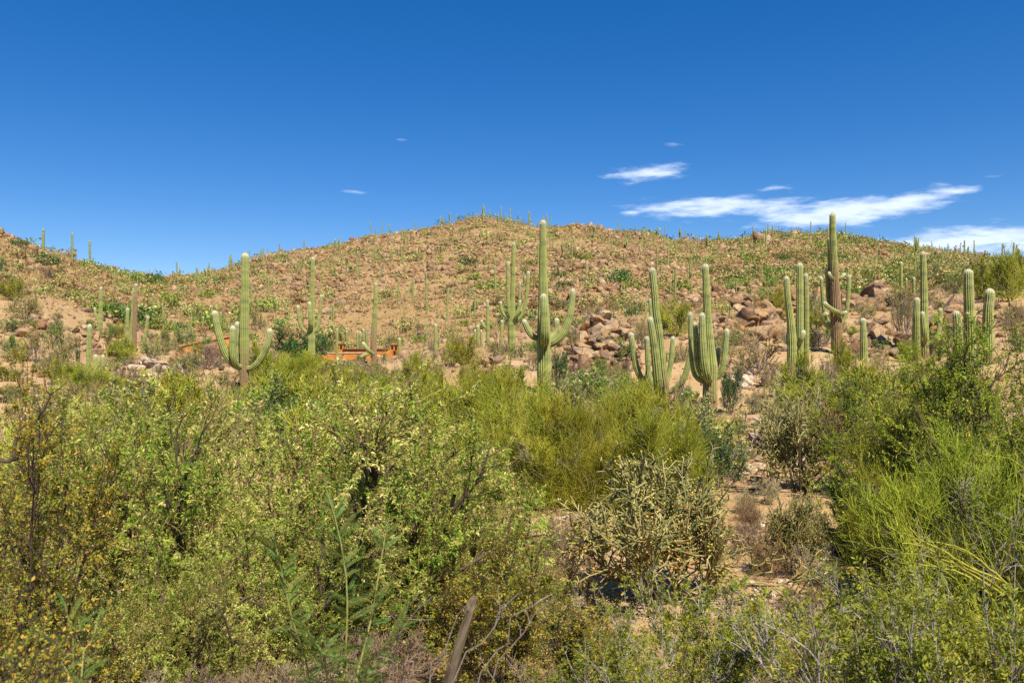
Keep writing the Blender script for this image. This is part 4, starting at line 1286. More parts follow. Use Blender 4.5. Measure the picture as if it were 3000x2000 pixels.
def catclaw(seed, W, Hh, nleaf=26000):
    rng = np.random.RandomState(seed)
    l0 = limbs(rng, 13, 1.2, 4, 55, 6, 0.12, 0.03, 0.15)
    l1 = spawn(rng, l0, 110, 0.15, 1.0, 0.6, 0.75, 0.4, 5, 0.14, 0.1)
    l2 = spawn(rng, l1, 620, 0.1, 1.0, 0.28, 0.9, 0.3, 4, 0.16)
    l0, l1, l2 = fit([l0, l1, l2], W, Hh)
    l3 = np.concatenate([spawn(rng, l2, 2200, 0.1, 1.0, 0.10, 0.9, 0.2, 3, 0.14), dome(rng, 1500, W, Hh, 0.13, 3, 0.4, 0.5, 0.05)])
    aw, al = Acc(), Acc()
    tubes(aw, l0, 0.011, 0.0045, 5, rng=rng)
    tubes(aw, l1, 0.0045, 0.0022, 4, rng=rng)
    tubes(aw, l2, 0.0022, 0.0012, 3, rng=rng)
    leaves(al, rng, l3, nleaf, 0.016, 0.036, 0.34, 0.9, 0.0, 1.0, 0.2, clump_rnd(1.6, 0.0, 0.75), 0.006)
    return [('stems', aw.mesh('catclaw_stems', True), M['grey_wood'], None), ('crown', al.mesh('catclaw_crown'), M['catclaw_leaf'], 'stuff')]


def shrub(seed, W, Hh, mat, wood, nleaf=9000, ls=(0.02, 0.045), wr=0.5, tilt=(5, 75), k=0.8, n2=300, n3=900):
    """a rounded leafy desert shrub"""
    rng = np.random.RandomState(seed)
    l0 = limbs(rng, 12, 0.9, tilt[0], tilt[1], 5, 0.16, 0.04, 0.08)
    l1 = spawn(rng, l0, 70, 0.2, 1.0, 0.5, 0.8, 0.25, 4, 0.18, 0.1)
    l2 = spawn(rng, l1, n2, 0.1, 1.0, 0.28, 0.9, 0.2, 4, 0.18)
    l0, l1, l2 = fit([l0, l1, l2], W, Hh)
    l3 = spawn(rng, l2, n3, 0.1, 1.0, 0.07 * (W + Hh), 0.9, 0.2, 3, 0.15)
    aw, al = Acc(), Acc()
    s = W / 1.6
    tubes(aw, l0, 0.014 * s, 0.006 * s, 4, rng=rng)
    tubes(aw, l1, 0.006 * s, 0.003 * s, 3, rng=rng)
    tubes(aw, l2, 0.003 * s, 0.002 * s, 3, rng=rng)
    leaves(al, rng, np.concatenate([l3, l3, l2[:, :3]]), nleaf, ls[0], ls[1], wr, 0.95, 0.0, 1.0, 0.2, clump_rnd(2.0 / s, 0.0, k), 0.01 * s)
    return [('stems', aw.mesh('shrub_stems'), M[wood], None), ('crown', al.mesh('shrub_crown'), M[mat], 'stuff')]


def twiggy(seed, W, Hh, mat, n2=500, n3=2600, tilt=(4, 70), th=1.0, upright=0.3):
    """a leafless or straw-coloured twiggy bush"""
    rng = np.random.RandomState(seed)
    l0 = limbs(rng, 16, 0.8, tilt[0], tilt[1], 5, 0.16, 0.04, 0.1)
    l1 = spawn(rng, l0, 110, 0.15, 1.0, 0.45, 0.8, upright, 4, 0.18)
    l2 = spawn(rng, l1, n2, 0.1, 1.0, 0.26, 0.9, upright, 4, 0.18)
    l0, l1, l2 = fit([l0, l1, l2], W, Hh)
    l3 = spawn(rng, l2, n3, 0.05, 1.0, 0.055 * (W + Hh), 0.9, upright, 3, 0.15)
    at_ = Acc()
    s = th * W / 1.5
    aw = Acc()
    tubes(aw, l0, 0.010 * s, 0.005 * s, 4, rng=rng)
    tubes(aw, l1, 0.005 * s, 0.003 * s, 3, rng=rng)
    tubes(at_, l2, 0.0035 * s, 0.0025 * s, 3, rng=rng)
    tubes(at_, l3, 0.0030 * s, 0.0018 * s, 3, rng=rng)
    return [('stems', aw.mesh('dry_stems'), M['dead_wood'], None), ('crown', at_.mesh('dry_crown'), M[mat], 'stuff')]


def put(parts, name, label, cat, x, y, group=None, rotz=0.0, scale=1.0, z=None):
    zz = Hs(x, y) if z is None else z
    r = thing(name, label, cat, (x, y, zz), group, rotz, scale)
    for (n, me, mt, kd) in parts:
        part(n, me, mt, r, kd)
    return r


def at(px, d):
    return (px - 1500) / F * d, d


# ---------------------------------------------------------------- foreground and middle-ground plants
def place(parts, name, label, cat, px, d, group=None, rotz=0.0, scale=1.0):
    x, y = at(px, d)
    return put(parts, name, label, cat, x, y, group, rotz, scale)


mesqA = mesquite(101, 4.3, 2.72, 105000, (0.025, 0.06))
mesqB = mesquite(102, 3.8, 2.5, 92000, (0.025, 0.06))
place(mesqA, 'mesquite_tree', 'broad yellow-green mesquite in front of the orange house, seed pods all over', 'tree', 1010, 8.8)
place(mesqB, 'mesquite_tree', 'yellow-green mesquite below the large four-armed saguaro', 'tree', 560, 8.3)
place(mesqA, 'mesquite_tree', 'mesquite thicket behind the amber creosote, below the olive shrubs', 'tree', 190, 7.9, None, 2.1, (0.8, 0.8, 0.9))
place(mesqB, 'mesquite_tree', 'low mesquite between the broad mesquite and the cholla', 'tree', 1330, 8.6, None, 4.0, (0.62, 0.62, 0.72))
gmesq = mesquite(103, 3.8, 3.4, 84000, (0.03, 0.06), True, 'mesquite_green', 'dark_wood', 0.8, 'dark_wood', 0.0)
place(gmesq, 'mesquite_tree', 'dense green mesquite in front of the short barrel-like saguaros', 'tree', 2880, 11.0, None, 0.0, (1.0, 1.0, 1.02))
place(gmesq, 'mesquite_tree', 'green mesquite behind the bent yellow palo verde branches', 'tree', 2990, 9.5, None, 2.5, (0.75, 0.75, 0.98))
place(gmesq, 'mesquite_tree', 'grey-green mesquite beside the second cholla and the wash stones', 'tree', 2560, 16.5, None, 4.4, (0.7, 0.7, 0.72))

pvA = palo_verde(201, 2.5, 3.0, 1100, 11000, 1.25)
pvB = palo_verde(202, 2.9, 2.6, 1100, 11000, 1.25)
place(pvA, 'palo_verde_tree', 'feathery palo verde below the tallest central saguaro, yellow trunk showing', 'tree', 1540, 17, None, 0.0, (1.05, 1.05, 0.8))
place(pvB, 'palo_verde_tree', 'bushy palo verde at the foot of the leaning saguaro', 'tree', 1850, 18, None, 0.0, (1.0, 1.0, 0.92))
place(pvA, 'palo_verde_tree', 'palo verde brush just behind the broad mesquite', 'tree', 1290, 22, None, 1.9, (1.2, 1.2, 0.72))
place(pvB, 'palo_verde_tree', 'small palo verde below the eight-armed saguaro', 'tree', 2005, 20, None, 3.0, (0.55, 0.55, 0.6))
place(pvB, 'palo_verde_tree', 'palo verde brush in front of the three-armed saguaro', 'tree', 880, 42, None, 1.0, (1.0, 1.0, 0.85))
place(pvA, 'palo_verde_tree', 'palo verde brush around the short saguaro cluster', 'tree', 265, 36, None, 2.2, (1.1, 1.1, 0.62))
pvN = palo_verde(203, 2.4, 2.3, 800, 7000, 0.95, 0.45, 9, (8, 66), 0.22)
place(pvN, 'palo_verde_tree', 'bright palo verde with long wand-like twigs before the green mesquite', 'tree', 2900, 8.4)
place(pvN, 'palo_verde_tree', 'low bright palo verde beside the dark rounded jojoba', 'tree', 2600, 10.4, None, 2.0, (0.62, 0.62, 0.72))

place(mesqB, 'mesquite_tree', 'mesquite behind the broad one, left of the feathery palo verde', 'tree', 1230, 11.0, None, 5.1, (0.8, 0.8, 0.92))
place(mesqA, 'mesquite_tree', 'mesquite low on the slope below the short saguaro cluster', 'tree', 330, 11.5, None, 3.6, (0.8, 0.8, 0.88))
place(mesqA, 'mesquite_tree', 'low spreading mesquite skirts under the seed-laden mesquite', 'tree', 760, 7.0, None, 0.8, (0.62, 0.62, 0.6))
place(pvB, 'palo_verde_tree', 'palo verde joining the feathery and the bushy one', 'tree', 1690, 16.5, None, 4.4, (0.85, 0.85, 0.85))
place(pvA, 'palo_verde_tree', 'palo verde right behind the large fruiting cholla', 'tree', 1930, 15.5, None, 2.9, (0.8, 0.8, 0.68))
place(pvB, 'palo_verde_tree', 'palo verde half hidden behind the feathery one', 'tree', 1430, 20, None, 0.6, (1.0, 1.0, 0.95))
place(pvB, 'palo_verde_tree', 'palo verde brush between the four-armed and three-armed saguaros', 'tree', 790, 36, None, 2.6, (0.9, 0.9, 0.62))
place(gmesq, 'mesquite_tree', 'green mesquite rising behind the second cholla', 'tree', 2690, 11.8, None, 1.2, (0.72, 0.72, 0.84))
crA = creosote(301, 1.8, 2.45, 52000)
crN = creosote(303, 0.55, 1.5, 12000, (0.011, 0.019))
crB = creosote(302, 1.2, 1.35, 34000)
place(crA, 'creosote_bush', 'tall amber creosote with a bare forked branch', 'shrub', 40, 5.0)
place(crN, 'creosote_bush', 'out-of-focus amber creosote close by at the edge of the brush', 'shrub', -20, 2.3, None, 1.0, (1.0, 1.0, 1.0))
place(crB, 'creosote_bush', 'amber creosote right of the leaning post', 'shrub', 1480, 6.6, None, 2.0, (1.05, 1.05, 1.0))
place(mesqB, 'mesquite_tree', 'low young mesquite in front of the mesquite below the four-armed saguaro', 'tree', 470, 5.9, None, 3.3, (0.45, 0.45, 0.5))
place(crB, 'creosote_bush', 'low amber creosote in front of the fruiting cholla', 'shrub', 1720, 6.0, None, 4.3, (0.9, 0.9, 0.7))

ccA = catclaw(401, 1.6, 1.2, 34000)
ccB = catclaw(402, 1.4, 1.1, 30000)
place(ccA, 'catclaw_shrub', 'small-leaved catclaw shrub nearest the sandy patch', 'shrub', 2480, 4.9)
place(ccB, 'catclaw_shrub', 'catclaw shrub with pale upright stems under the bright palo verde', 'shrub', 2860, 4.7, None, 1.0, (1.15, 1.15, 1.15))
place(ccB, 'catclaw_shrub', 'green catclaw shrub in front of the large fruiting cholla', 'shrub', 2080, 6.2, None, 2.6, (1.1, 1.1, 0.95))
place(ccA, 'catclaw_shrub', 'low catclaw shrub between the creosotes and the large cholla', 'shrub', 1880, 5.2, None, 4.0, (0.8, 0.8, 0.7))
place(ccA, 'catclaw_shrub', 'catclaw shrub growing below the bent yellow branches', 'shrub', 2700, 6.6, None, 5.0, (1.1, 1.1, 0.85))

jo = shrub(501, 1.3, 1.25, 'jojoba_leaf', 'dead_wood', 15000, (0.02, 0.04), 0.55)
place(jo, 'jojoba_bush', 'rounded dark green jojoba beside the wash', 'shrub', 2470, 13.2)
dk = shrub(502, 1.3, 1.35, 'dark_leaf', 'dead_wood', 13000, (0.02, 0.042), 0.55)
place(dk, 'jojoba_bush', 'dark dense bush behind the large fruiting cholla', 'shrub', 2110, 18.5, None, 0.0, (1.0, 1.0, 1.05))
place(dk, 'jojoba_bush', 'dark bush crowding the trunk of the eight-armed saguaro', 'shrub', 2140, 30.5, None, 2.0, (1.0, 1.0, 1.4))
place(dk, 'jojoba_bush', 'dark bush just behind the tallest central saguaro trunk', 'shrub', 1635, 37, None, 3.0, (1.0, 1.0, 1.3))

BR = twiggy(511, 1.2, 0.7, 'brown_twig', 500, 3000)
ST = twiggy(512, 1.2, 0.8, 'straw_leaf', 500, 3200)
PB = shrub(513, 0.9, 0.75, 'pale_bush', 'dead_wood', 9000, (0.012, 0.03), 0.4, (2, 40))
for k, (px, d, sc, kind) in enumerate([(1270, 4.6, 0.75, PB), (1390, 4.9, 0.6, PB), (1180, 5.0, 0.6, PB), (2420, 8.6, 0.55, PB), (2350, 9.2, 0.6, BR), (420, 4.7, 0.9, BR), (650, 5.0, 0.9, BR), (880, 5.4, 0.9, BR),
                                       (250, 4.2, 0.8, BR), (1580, 5.6, 0.7, BR), (2300, 6.9, 0.5, ST), (2260, 11.5, 0.7, ST), (1620, 12.5, 0.9, BR), (2210, 5.0, 0.6, BR), (560, 4.2, 0.6, ST), (1700, 4.5, 0.5, ST), (1090, 6.4, 0.9, BR), (1480, 11.5, 1.0, BR), (1680, 12.5, 0.9, BR), (1740, 13.5, 0.8, PB), (1600, 10.5, 0.8, ST), (2180, 12.8, 0.7, BR), (2230, 9.0, 0.45, PB), (2460, 9.6, 0.6, BR), (2150, 8.0, 0.5, BR), (1650, 8.0, 0.7, PB), (1780, 7.4, 0.6, BR), (2205, 14.5, 0.6, ST), (2250, 16.5, 0.7, PB), (2290, 13.2, 0.5, ST), (2180, 16.0, 0.6, PB), (2400, 11.0, 0.7, PB), (2300, 8.2, 0.5, PB), (2380, 7.6, 0.45, ST), (1690, 10.6, 0.7, PB)]):
    FM = [(1340, 3.3, 'the leaning post'), (960, 3.5, 'the feathery acacia sapling'), (1965, 10.4, 'the large fruiting cholla'), (2345, 17.3, 'the upright wash cholla'), (2320, 11.6, 'the small cholla'), (40, 5.0, 'the tall amber creosote'),
          (215, 3.1, 'the acacia seedling'), (1010, 8.8, 'the seed-laden mesquite'), (560, 8.3, 'the mesquite below the four-armed saguaro'), (1480, 6.6, 'the creosote beside the post'), (2480, 4.9, 'the catclaw by the sand'), (1540, 17, 'the feathery palo verde'),
          (2080, 6.2, 'the catclaw before the cholla'), (1720, 6.0, 'the low creosote before the cholla'), (470, 5.9, 'the low young mesquite'), (2470, 13.2, 'the rounded jojoba')]
    near = min(FM, key=lambda q: math.hypot((q[0] - 1500) / F * q[1] - (px - 1500) / F * d, q[1] - d))[2]
    lab, grp = {id(PB): ('low pale dry bush with cream seed heads near ' + near, 'pale dry bushes in the foreground'), id(BR): ('dead brown twiggy bush near ' + near, 'dead twiggy bushes in the foreground'),
                id(ST): ('straw-coloured dry tuft near ' + near, 'straw tufts on the near sand')}[id(kind)]
    place(kind, 'dry_bush', lab, 'shrub', px, d, grp, k * 1.3, sc)


# ---------------------------------------------------------------- cholla
def cholla(seed, W, Hh, n1=95, n2=760, n3=3000, nf=1100, dead=480, r=0.0105):
    rng = np.random.RandomState(seed)
    l0 = limbs(rng, 9, 0.9, 10, 72, 6, 0.2, 0.06, 0.08)
    l1 = spawn(rng, l0, n1, 0.25, 1.0, 0.5, 0.9, 0.25, 5, 0.22)
    l2 = spawn(rng, l1, n2, 0.2, 1.0, 0.3, 1.0, 0.2, 4, 0.22)
    l0, l1, l2 = fit([l0, l1, l2], W, Hh)
    l3 = spawn(rng, l2, n3, 0.2, 1.0, 0.15, 1.1, 0.15, 3, 0.2)
    aw, aj, af, ad = Acc(), Acc(), Acc(), Acc()
    tubes(aw, l0, r * 1.9, r * 1.1, 6, rng=rng)
    tubes(aj, l1, r * 1.05, r * 0.95, 6, rng=rng)
    tubes(aj, l2, r * 0.85, r * 0.75, 5, rng=rng)
    tubes(aj, l3, r * 0.72, r * 0.5, 5, rng=rng)
    # spines along the joints
    allp = np.concatenate([l2[:, :3], l3])
    n = 5000
    idx = rng.randint(len(allp), size=n)
    pos, tan = ipath(allp, idx, rng.rand(n))
    dv = unit(np.cross(tan, rng.normal(size=(n, 3)))) + rng.normal(0, 0.3, (n, 3))
    sd_ = unit(np.cross(dv, rng.normal(size=(n, 3)))) * 0.0012
    SV = np.stack([pos - sd_, pos + sd_, pos + dv * 0.024], 1).reshape(-1, 3)
    asp = Acc(); asp.add(SV, tris=np.arange(n * 3).reshape(-1, 3), rnd=np.repeat(0.4 + 0.6 * rng.rand(n), 3))
    V, T = ICO[1]
    idx = rng.choice(len(l3), nf)
    fp = l3[idx, -1] + rng.normal(0, 0.012, (nf, 3))
    s = rng.uniform(0.009, 0.0155, nf)
    W_ = V[None] * s[:, None, None] * np.array([1, 1, 1.25]) + fp[:, None, :]
    af.add(W_.reshape(-1, 3), tris=(T[None] + (np.arange(nf) * len(V))[:, None, None]).reshape(-1, 3), rnd=np.repeat(rng.rand(nf), len(V)))
    low = l2[np.argsort(l2[:, 0, 2])[:int(len(l2) * 0.6)]]
    ld = spawn(rng, low, dead, 0.2, 1.0, 0.22, 1.1, -0.2, 4, 0.22)
    tubes(ad, ld, r * 0.7, r * 0.5, 5, rng=rng)
    return [('trunk', aw.mesh('cholla_trunk', True), M['dark_wood'], None), ('joints', aj.mesh('cholla_joints', True), M['cholla'], 'stuff'), ('spines', asp.mesh('cholla_spines'), M['straw_leaf'], 'stuff'),
            ('fruit', af.mesh('cholla_fruit', True), M['cholla_fruit'], 'stuff'), ('dead_joints', ad.mesh('cholla_dead', True), M['cholla_dead'], 'stuff')]


chA = cholla(601, 2.5, 1.9)
chB = cholla(602, 1.7, 1.9, 60, 420, 1500, 160, 40, 0.0145)
place(chA, 'cholla_cactus', 'large tangled cholla heavy with yellow fruit', 'cactus', 1965, 10.4, None, 0.0, (1.2, 1.2, 0.97))
place(chB, 'cholla_cactus', 'dark upright cholla standing in the stony wash', 'cactus', 2345, 17.3)
place(chA, 'cholla_cactus', 'small low cholla with orange dead joints beside the large one', 'cactus', 2320, 11.6, None, 2.4, (0.45, 0.45, 0.6))
place(chB, 'cholla_cactus', 'greyish cholla at the upper edge of the wash under bushes', 'cactus', 2500, 26, None, 1.4, (0.9, 0.9, 0.75))


# ---------------------------------------------------------------- feathery acacia sapling
def frond_mesh(seed, L=0.13, pairs=15):
    rng = np.random.RandomState(seed)
    t = np.linspace(0, 1, 7)
    curve = rng.uniform(-0.35, -0.1)
    ax = np.stack([t * L, np.zeros(7), curve * L * t ** 2 + 0.08 * L * t], 1)
    acc = Acc()
    tubes(acc, ax[None], 0.0012, 0.0006, 3, np.array([0.8]))
    for s in (-1, 1):
        tt = np.linspace(0.12, 0.99, pairs)
        p0 = np.stack([np.interp(tt, t, ax[:, k]) for k in range(3)], 1)
        ln = 0.0135 * (0.55 + 0.75 * np.sin(np.pi * np.clip(tt * 0.85 + 0.12, 0, 1))) * rng.uniform(0.85, 1.1, pairs)
        d = unit(np.stack([np.full(pairs, 0.38), np.full(pairs, s * 1.0), rng.normal(0.18, 0.12, pairs)], 1))
        w = np.array([1.0, 0, 0.0]) * 0.0036
        m = p0 + d * ln[:, None] * 0.5
        V = np.stack([p0, m + w, p0 + d * ln[:, None], m - w], 1).reshape(-1, 3)
        acc.add(V, quads=np.arange(pairs * 4).reshape(-1, 4), rnd=np.repeat(rng.uniform(0.2, 0.8, pairs), 4))
    me = acc.mesh('acacia_leaf')
    me.materials.append(M['frond'])
    return me


FRONDS = [frond_mesh(700 + k, 0.12 + 0.012 * (k % 3), 17 + k % 3) for k in range(6)]


def _roll(q, a):
    from mathutils import Quaternion
    return q @ Quaternion((1, 0, 0), a)


def sapling(label, base_px, d, stems, nleaf, seed, lsize=1.0, tag_=True):
    rng = np.random.RandomState(seed)
    x, y = at(base_px, d)
    g = Hs(x, y)
    root = thing('acacia_sapling', label, 'shrub', (x, y, g))
    base = np.array([x, y, g])
    paths = []
    for pts in stems:
        pp = np.array([P(px, py, d + dd) for (px, py, dd) in pts]) - base
        pp = np.vstack([[0, 0, -0.05], pp])
        c = catmull(pp, 14)
        paths.append(c)
        a = Acc()
        tubes(a, c[None], 0.0095, 0.0022, 6, np.array([rng.rand()]))
        part('stem', a.mesh('acacia_stem', True), M['frond_stem'], root)
    Pt = np.array(paths)
    ln = np.linalg.norm(np.diff(Pt, axis=1), axis=2).sum(1)
    for k in range(nleaf):
        i = rng.choice(len(Pt), p=ln / ln.sum())
        t = 1 - (rng.rand() ** 1.15) * 0.86
        p, tan = ipath(Pt, np.array([i]), np.array([t]))
        az = k * 2.4 + rng.normal(0, 0.4)
        dirv = Vector((math.cos(az), math.sin(az) * 0.8, rng.normal(0.18, 0.22)))
        dirv = (dirv + Vector(tan[0]) * (0.25 + 0.9 * max(0, t - 0.8) / 0.2)).normalized()
        o = part('leaf', FRONDS[rng.randint(6)], None, root)
        o.location = p[0]
        qt = dirv.to_track_quat('X', 'Z')
        o.rotation_mode = 'QUATERNION'
        o.rotation_quaternion = _roll(qt, rng.normal(0.5, 0.6))
        s = lsize * rng.uniform(0.7, 1.15) * (0.75 if t > 0.95 else 1.0)
        o.scale = (s, s, s)
    return root


sapling('feathery acacia sapling with tall arching stems beside the leaning post', 960, 3.5, [
    [(1010, 1950, 0), (1015, 1700, 0.05), (985, 1530, 0.1), (955, 1430, 0.12)],
    [(900, 1960, 0), (865, 1850, -0.05), (835, 1720, -0.05), (800, 1560, 0)],
    [(1050, 1960, 0), (1080, 1850, 0.1), (1110, 1680, 0.15), (1130, 1560, 0.2)],
    [(960, 2000, -0.1), (930, 1900, -0.25), (890, 1830, -0.35)],
    [(1060, 2000, -0.1), (1120, 1900, -0.2), (1180, 1830, -0.3)]], 400, 71, 0.92)
sapling('small feathery acacia seedling in the lower left brush', 215, 3.1, [
    [(215, 1960, 0), (210, 1860, 0), (190, 1770, 0)], [(240, 1960, 0), (270, 1880, 0.05), (290, 1800, 0.1)], [(200, 1980, -0.1), (150, 1900, -0.1), (130, 1850, -0.1)]], 130, 72, 0.72)


# ---------------------------------------------------------------- leaning post and dead branches
def wood_post():
    m, t = new_mat('weathered_post')
    tc = t.n('ShaderNodeTexCoord')
    mp = t.n('ShaderNodeMapping', inp={'Vector': tc.outputs['Object'], 'Scale': (60.0, 60.0, 5.0)})
    n = t.noise(1.0, 6.0, 0.7, mp.outputs[0])
    n2 = t.noise(6.0, 3.0, 0.5, tc.outputs['Object'])
    f = t.m('ADD', t.m('MULTIPLY', n, 0.75), t.m('MULTIPLY', n2, 0.3))
    col = t.ramp(f, [(0.36, (0.025, 0.018, 0.012)), (0.48, (0.09, 0.066, 0.04)), (0.62, (0.165, 0.13, 0.08)), (0.8, (0.27, 0.23, 0.16))])
    b = t.n('ShaderNodeBump', inp={'Strength': 1.0, 'Distance': 0.012, 'Height': n})
    p = t.n('ShaderNodeBsdfPrincipled', inp={'Base Color': col, 'Roughness': 0.85, 'Normal': b.outputs[0], 'Specular IOR Level': 0.2})
    finish(m, t, p.outputs[0])
    d = 3.3
    top, low = P(1383, 1768, d), P(1300, 2035, d - 0.05)
    ax = unit(top - low)
    k = (low[2] - Hs(low[0], low[1])) / ax[2]
    base = low - ax * (k + 0.3)
    L = np.linalg.norm(top - base)
    rng = np.random.RandomState(4)
    m_ = 22
    ang = np.arange(m_) / m_ * 2 * math.pi
    rr = 0.0215 * (1 + 0.10 * np.sin(ang * 2 + 0.6) + 0.05 * np.sin(ang * 5) + rng.normal(0, 0.03, m_))
    rr[5] *= 0.72; rr[6] *= 0.8; rr[15] *= 0.75
    zs = np.linspace(0, L, 26)
    V = []
    for z in zs:
        tw = 1 + 0.04 * math.sin(z * 7) - 0.10 * (z / L)
        zz = z + (0.035 * np.cos(ang + 0.6) if z == zs[-1] else 0)
        V.append(np.stack([np.cos(ang) * rr * tw, np.sin(ang) * rr * tw, np.zeros(m_) + zz], 1))
    V = np.concatenate(V)
    i, j = np.meshgrid(np.arange(25), np.arange(m_), indexing='ij')
    a = i * m_ + j; b_ = i * m_ + (j + 1) % m_
    q = np.stack([a, b_, b_ + m_, a + m_], -1).reshape(-1, 4)
    V = np.vstack([V, [[0, 0, L - 0.012]]])
    c = len(V) - 1
    tri = np.stack([25 * m_ + np.arange(m_), 25 * m_ + (np.arange(m_) + 1) % m_, np.full(m_, c)], 1)
    me = fast_mesh('wooden_post', V, [q, tri], smooth=True)
    try:
        me.set_sharp_from_angle(angle=R(38))
    except Exception:
        pass
    o = part('wooden_post', me, m)
    o.location = base
    o.rotation_mode = 'QUATERNION'
    o.rotation_quaternion = Vector(ax).to_track_quat('Z', 'Y')
    tag(o, 'weathered leaning wooden post with a split top', 'post')


wood_post()


def dead_branches(label, d, lines, seed, r=0.0075, mat='dead_wood', name='dead_shrub', nt=46, tl=0.16):
    rng = np.random.RandomState(seed)
    p0 = P(lines[0][0][0], lines[0][0][1], d)
    g = Hs(p0[0], p0[1])
    root = thing(name, label, 'shrub', (p0[0], p0[1], g))
    base = np.array([p0[0], p0[1], g])
    ps = []
    for ln in lines:
        pp = np.array([P(q[0], q[1], d + (q[2] if len(q) > 2 else 0)) for q in ln]) - base
        if pp[0][2] > 0.25 and ln[0][1] > 1980:
            pp = np.vstack([[pp[0][0] * 0.3, pp[0][1] * 0.3, -0.05], pp])
        c = catmull(pp, 16) + rng.normal(0, 0.003, (16, 3))
        ps.append(c)
        a = Acc()
        tubes(a, c[None], r, r * 0.35, 6, np.array([rng.rand()]))
        part('branch', a.mesh('dead_branch', True), M[mat], root)
    Pt = np.array(ps)
    tw = spawn(rng, Pt, nt, 0.2, 1.0, tl, 0.8, 0.3, 5, 0.22)
    a = Acc()
    tubes(a, tw, r * 0.32, r * 0.14, 4, rng=rng)
    part('twigs', a.mesh('dead_twigs', True), M[mat], root, 'stuff')
    return root


dead_branches('bare grey dead branches around the leaning post', 3.25, [
    [(1258, 1998), (1308, 1905), (1322, 1850), (1345, 1790), (1380, 1752)],
    [(1325, 2000), (1420, 1880), (1462, 1812), (1482, 1762), (1522, 1735)],
    [(1440, 2000), (1468, 1930), (1535, 1852), (1562, 1800), (1625, 1755)],
    [(1182, 2000), (1205, 1950), (1214, 1936)],
    [(1150, 2000), (1190, 1822), (1232, 1775), (1272, 1745)],
    [(1400, 2000), (1490, 1880), (1500, 1800), (1560, 1772), (1610, 1740)]], 81, 0.0058)
dead_branches('dark forked bare branch reaching out of the amber creosote', 4.7, [
    [(-120, 1420), (-30, 1352), (40, 1350), (62, 1305), (88, 1255), (130, 1195), (152, 1148)],
    [(40, 1350), (45, 1290), (60, 1255), (95, 1262)], [(88, 1255), (115, 1270), (120, 1310)]], 82, 0.013, 'dark_wood', 'dead_branch', 16, 0.2)
dead_branches('bare twiggy branch standing above the mesquite crown', 8.4, [
    [(1108, 1240), (1112, 1180), (1150, 1150), (1185, 1130), (1212, 1100)], [(1112, 1180), (1105, 1150)]], 83, 0.006, 'dead_wood', 'dead_branch', 10, 0.2)
dead_branches('bent yellow palo verde branches lying low over dead brush', 6.9, [
    [(2960, 1745), (2890, 1695), (2800, 1650), (2700, 1625), (2620, 1622)],
    [(2940, 1740), (2860, 1690), (2780, 1640), (2700, 1600), (2640, 1590)],
    [(2940, 1700), (2840, 1660), (2760, 1610), (2700, 1580), (2650, 1530)],
    [(2960, 1720), (2870, 1640), (2800, 1600), (2720, 1585)],
    [(2900, 1740), (2820, 1680), (2740, 1660), (2690, 1650)]], 84, 0.0125, 'pv_wood', 'palo_verde_branches', 40, 0.5)


# ---------------------------------------------------------------- middle-ground shrubs
MID = {}
for k in range(3):
    MID['pv', k] = palo_verde(800 + k, 2.2, 1.8, 320, 1500, 2.9, 0.5, 6, (8, 60))
    MID['ol', k] = shrub(810 + k, 2.0, 1.3, 'olive_leaf', 'dead_wood', 4200, (0.04, 0.085), 0.5, n2=220, n3=500)
    MID['gr', k] = shrub(820 + k, 2.0, 1.5, 'green_leaf', 'dead_wood', 4200, (0.04, 0.085), 0.5, n2=220, n3=500)
    MID['st', k] = twiggy(830 + k, 2.0, 1.2, 'straw_leaf', 260, 1200, th=1.5)
    MID['br', k] = twiggy(840 + k, 2.0, 1.1, 'brown_twig', 260, 1100, th=1.5)
MID['dk', 0] = shrub(850, 2.2, 1.6, 'dark_leaf', 'dark_wood', 9000, (0.04, 0.08), 0.5, n2=260, n3=700)
DIM = {'pv': (2.2, 1.8), 'ol': (2.0, 1.3), 'gr': (2.0, 1.5), 'st': (2.0, 1.2), 'br': (2.0, 1.1), 'dk': (2.2, 1.6)}
NAME = {'pv': 'palo_verde_bush', 'ol': 'brittlebush', 'gr': 'green_bush', 'st': 'straw_bush', 'br': 'dead_bush', 'dk': 'dense_tree'}
LAB = {'pv': 'yellow-green palo verde bush', 'ol': 'olive grey rounded shrub', 'gr': 'leafy green shrub', 'st': 'straw-yellow dry shrub', 'br': 'brown leafless twiggy shrub'}
MARKS = [(715, 42, 'the large four-armed saguaro in the mesquites'), (912, 60, 'the three-armed saguaro'), (1097, 58, 'the slender saguaro with drooping arms'), (1499, 58, 'the candelabra saguaro'),
         (1594, 35, 'the tallest central saguaro'), (1950, 33, 'the leaning saguaro'), (2080, 30, 'the eight-armed saguaro'), (2330, 40, 'the tight saguaro trio'), (2452, 48, 'the brown-barked saguaro'),
         (2533, 39, 'the single column saguaro'), (2710, 45, 'the hooked-arm saguaro'), (2842, 36, 'the short barrel-like saguaros'), (392, 68, 'the dying brown saguaro'), (290, 72, 'the slim one-armed saguaro'),
         (260, 50, 'the short saguaro cluster'), (1276, 62, 'the bright green column saguaro'), (1075, 84, 'the orange house'), (610, 70, 'the rust-orange garden wall'), (1760, 58, 'the brown boulder outcrop'),
         (2190, 62, 'the reddish boulder outcrop'), (2540, 80, 'the huge rounded crest boulders'), (2800, 60, 'the orange stained ledge'), (100, 62, 'the stacked flat-topped boulders'), (270, 95, 'the pointed outcrop'),
         (2260, 27, 'the stony wash'), (2960, 95, 'the crest of the side knoll'), (1700, 100, 'the foot of the rocky hill'), (60, 110, 'the upper side slope'), (1250, 110, 'the crowded small saguaros'), (2100, 110, 'the boulder-strewn lower hill')]
MARKX = np.array([[(p - 1500) / F * dd, dd] for p, dd, _ in MARKS])


nb = [0]


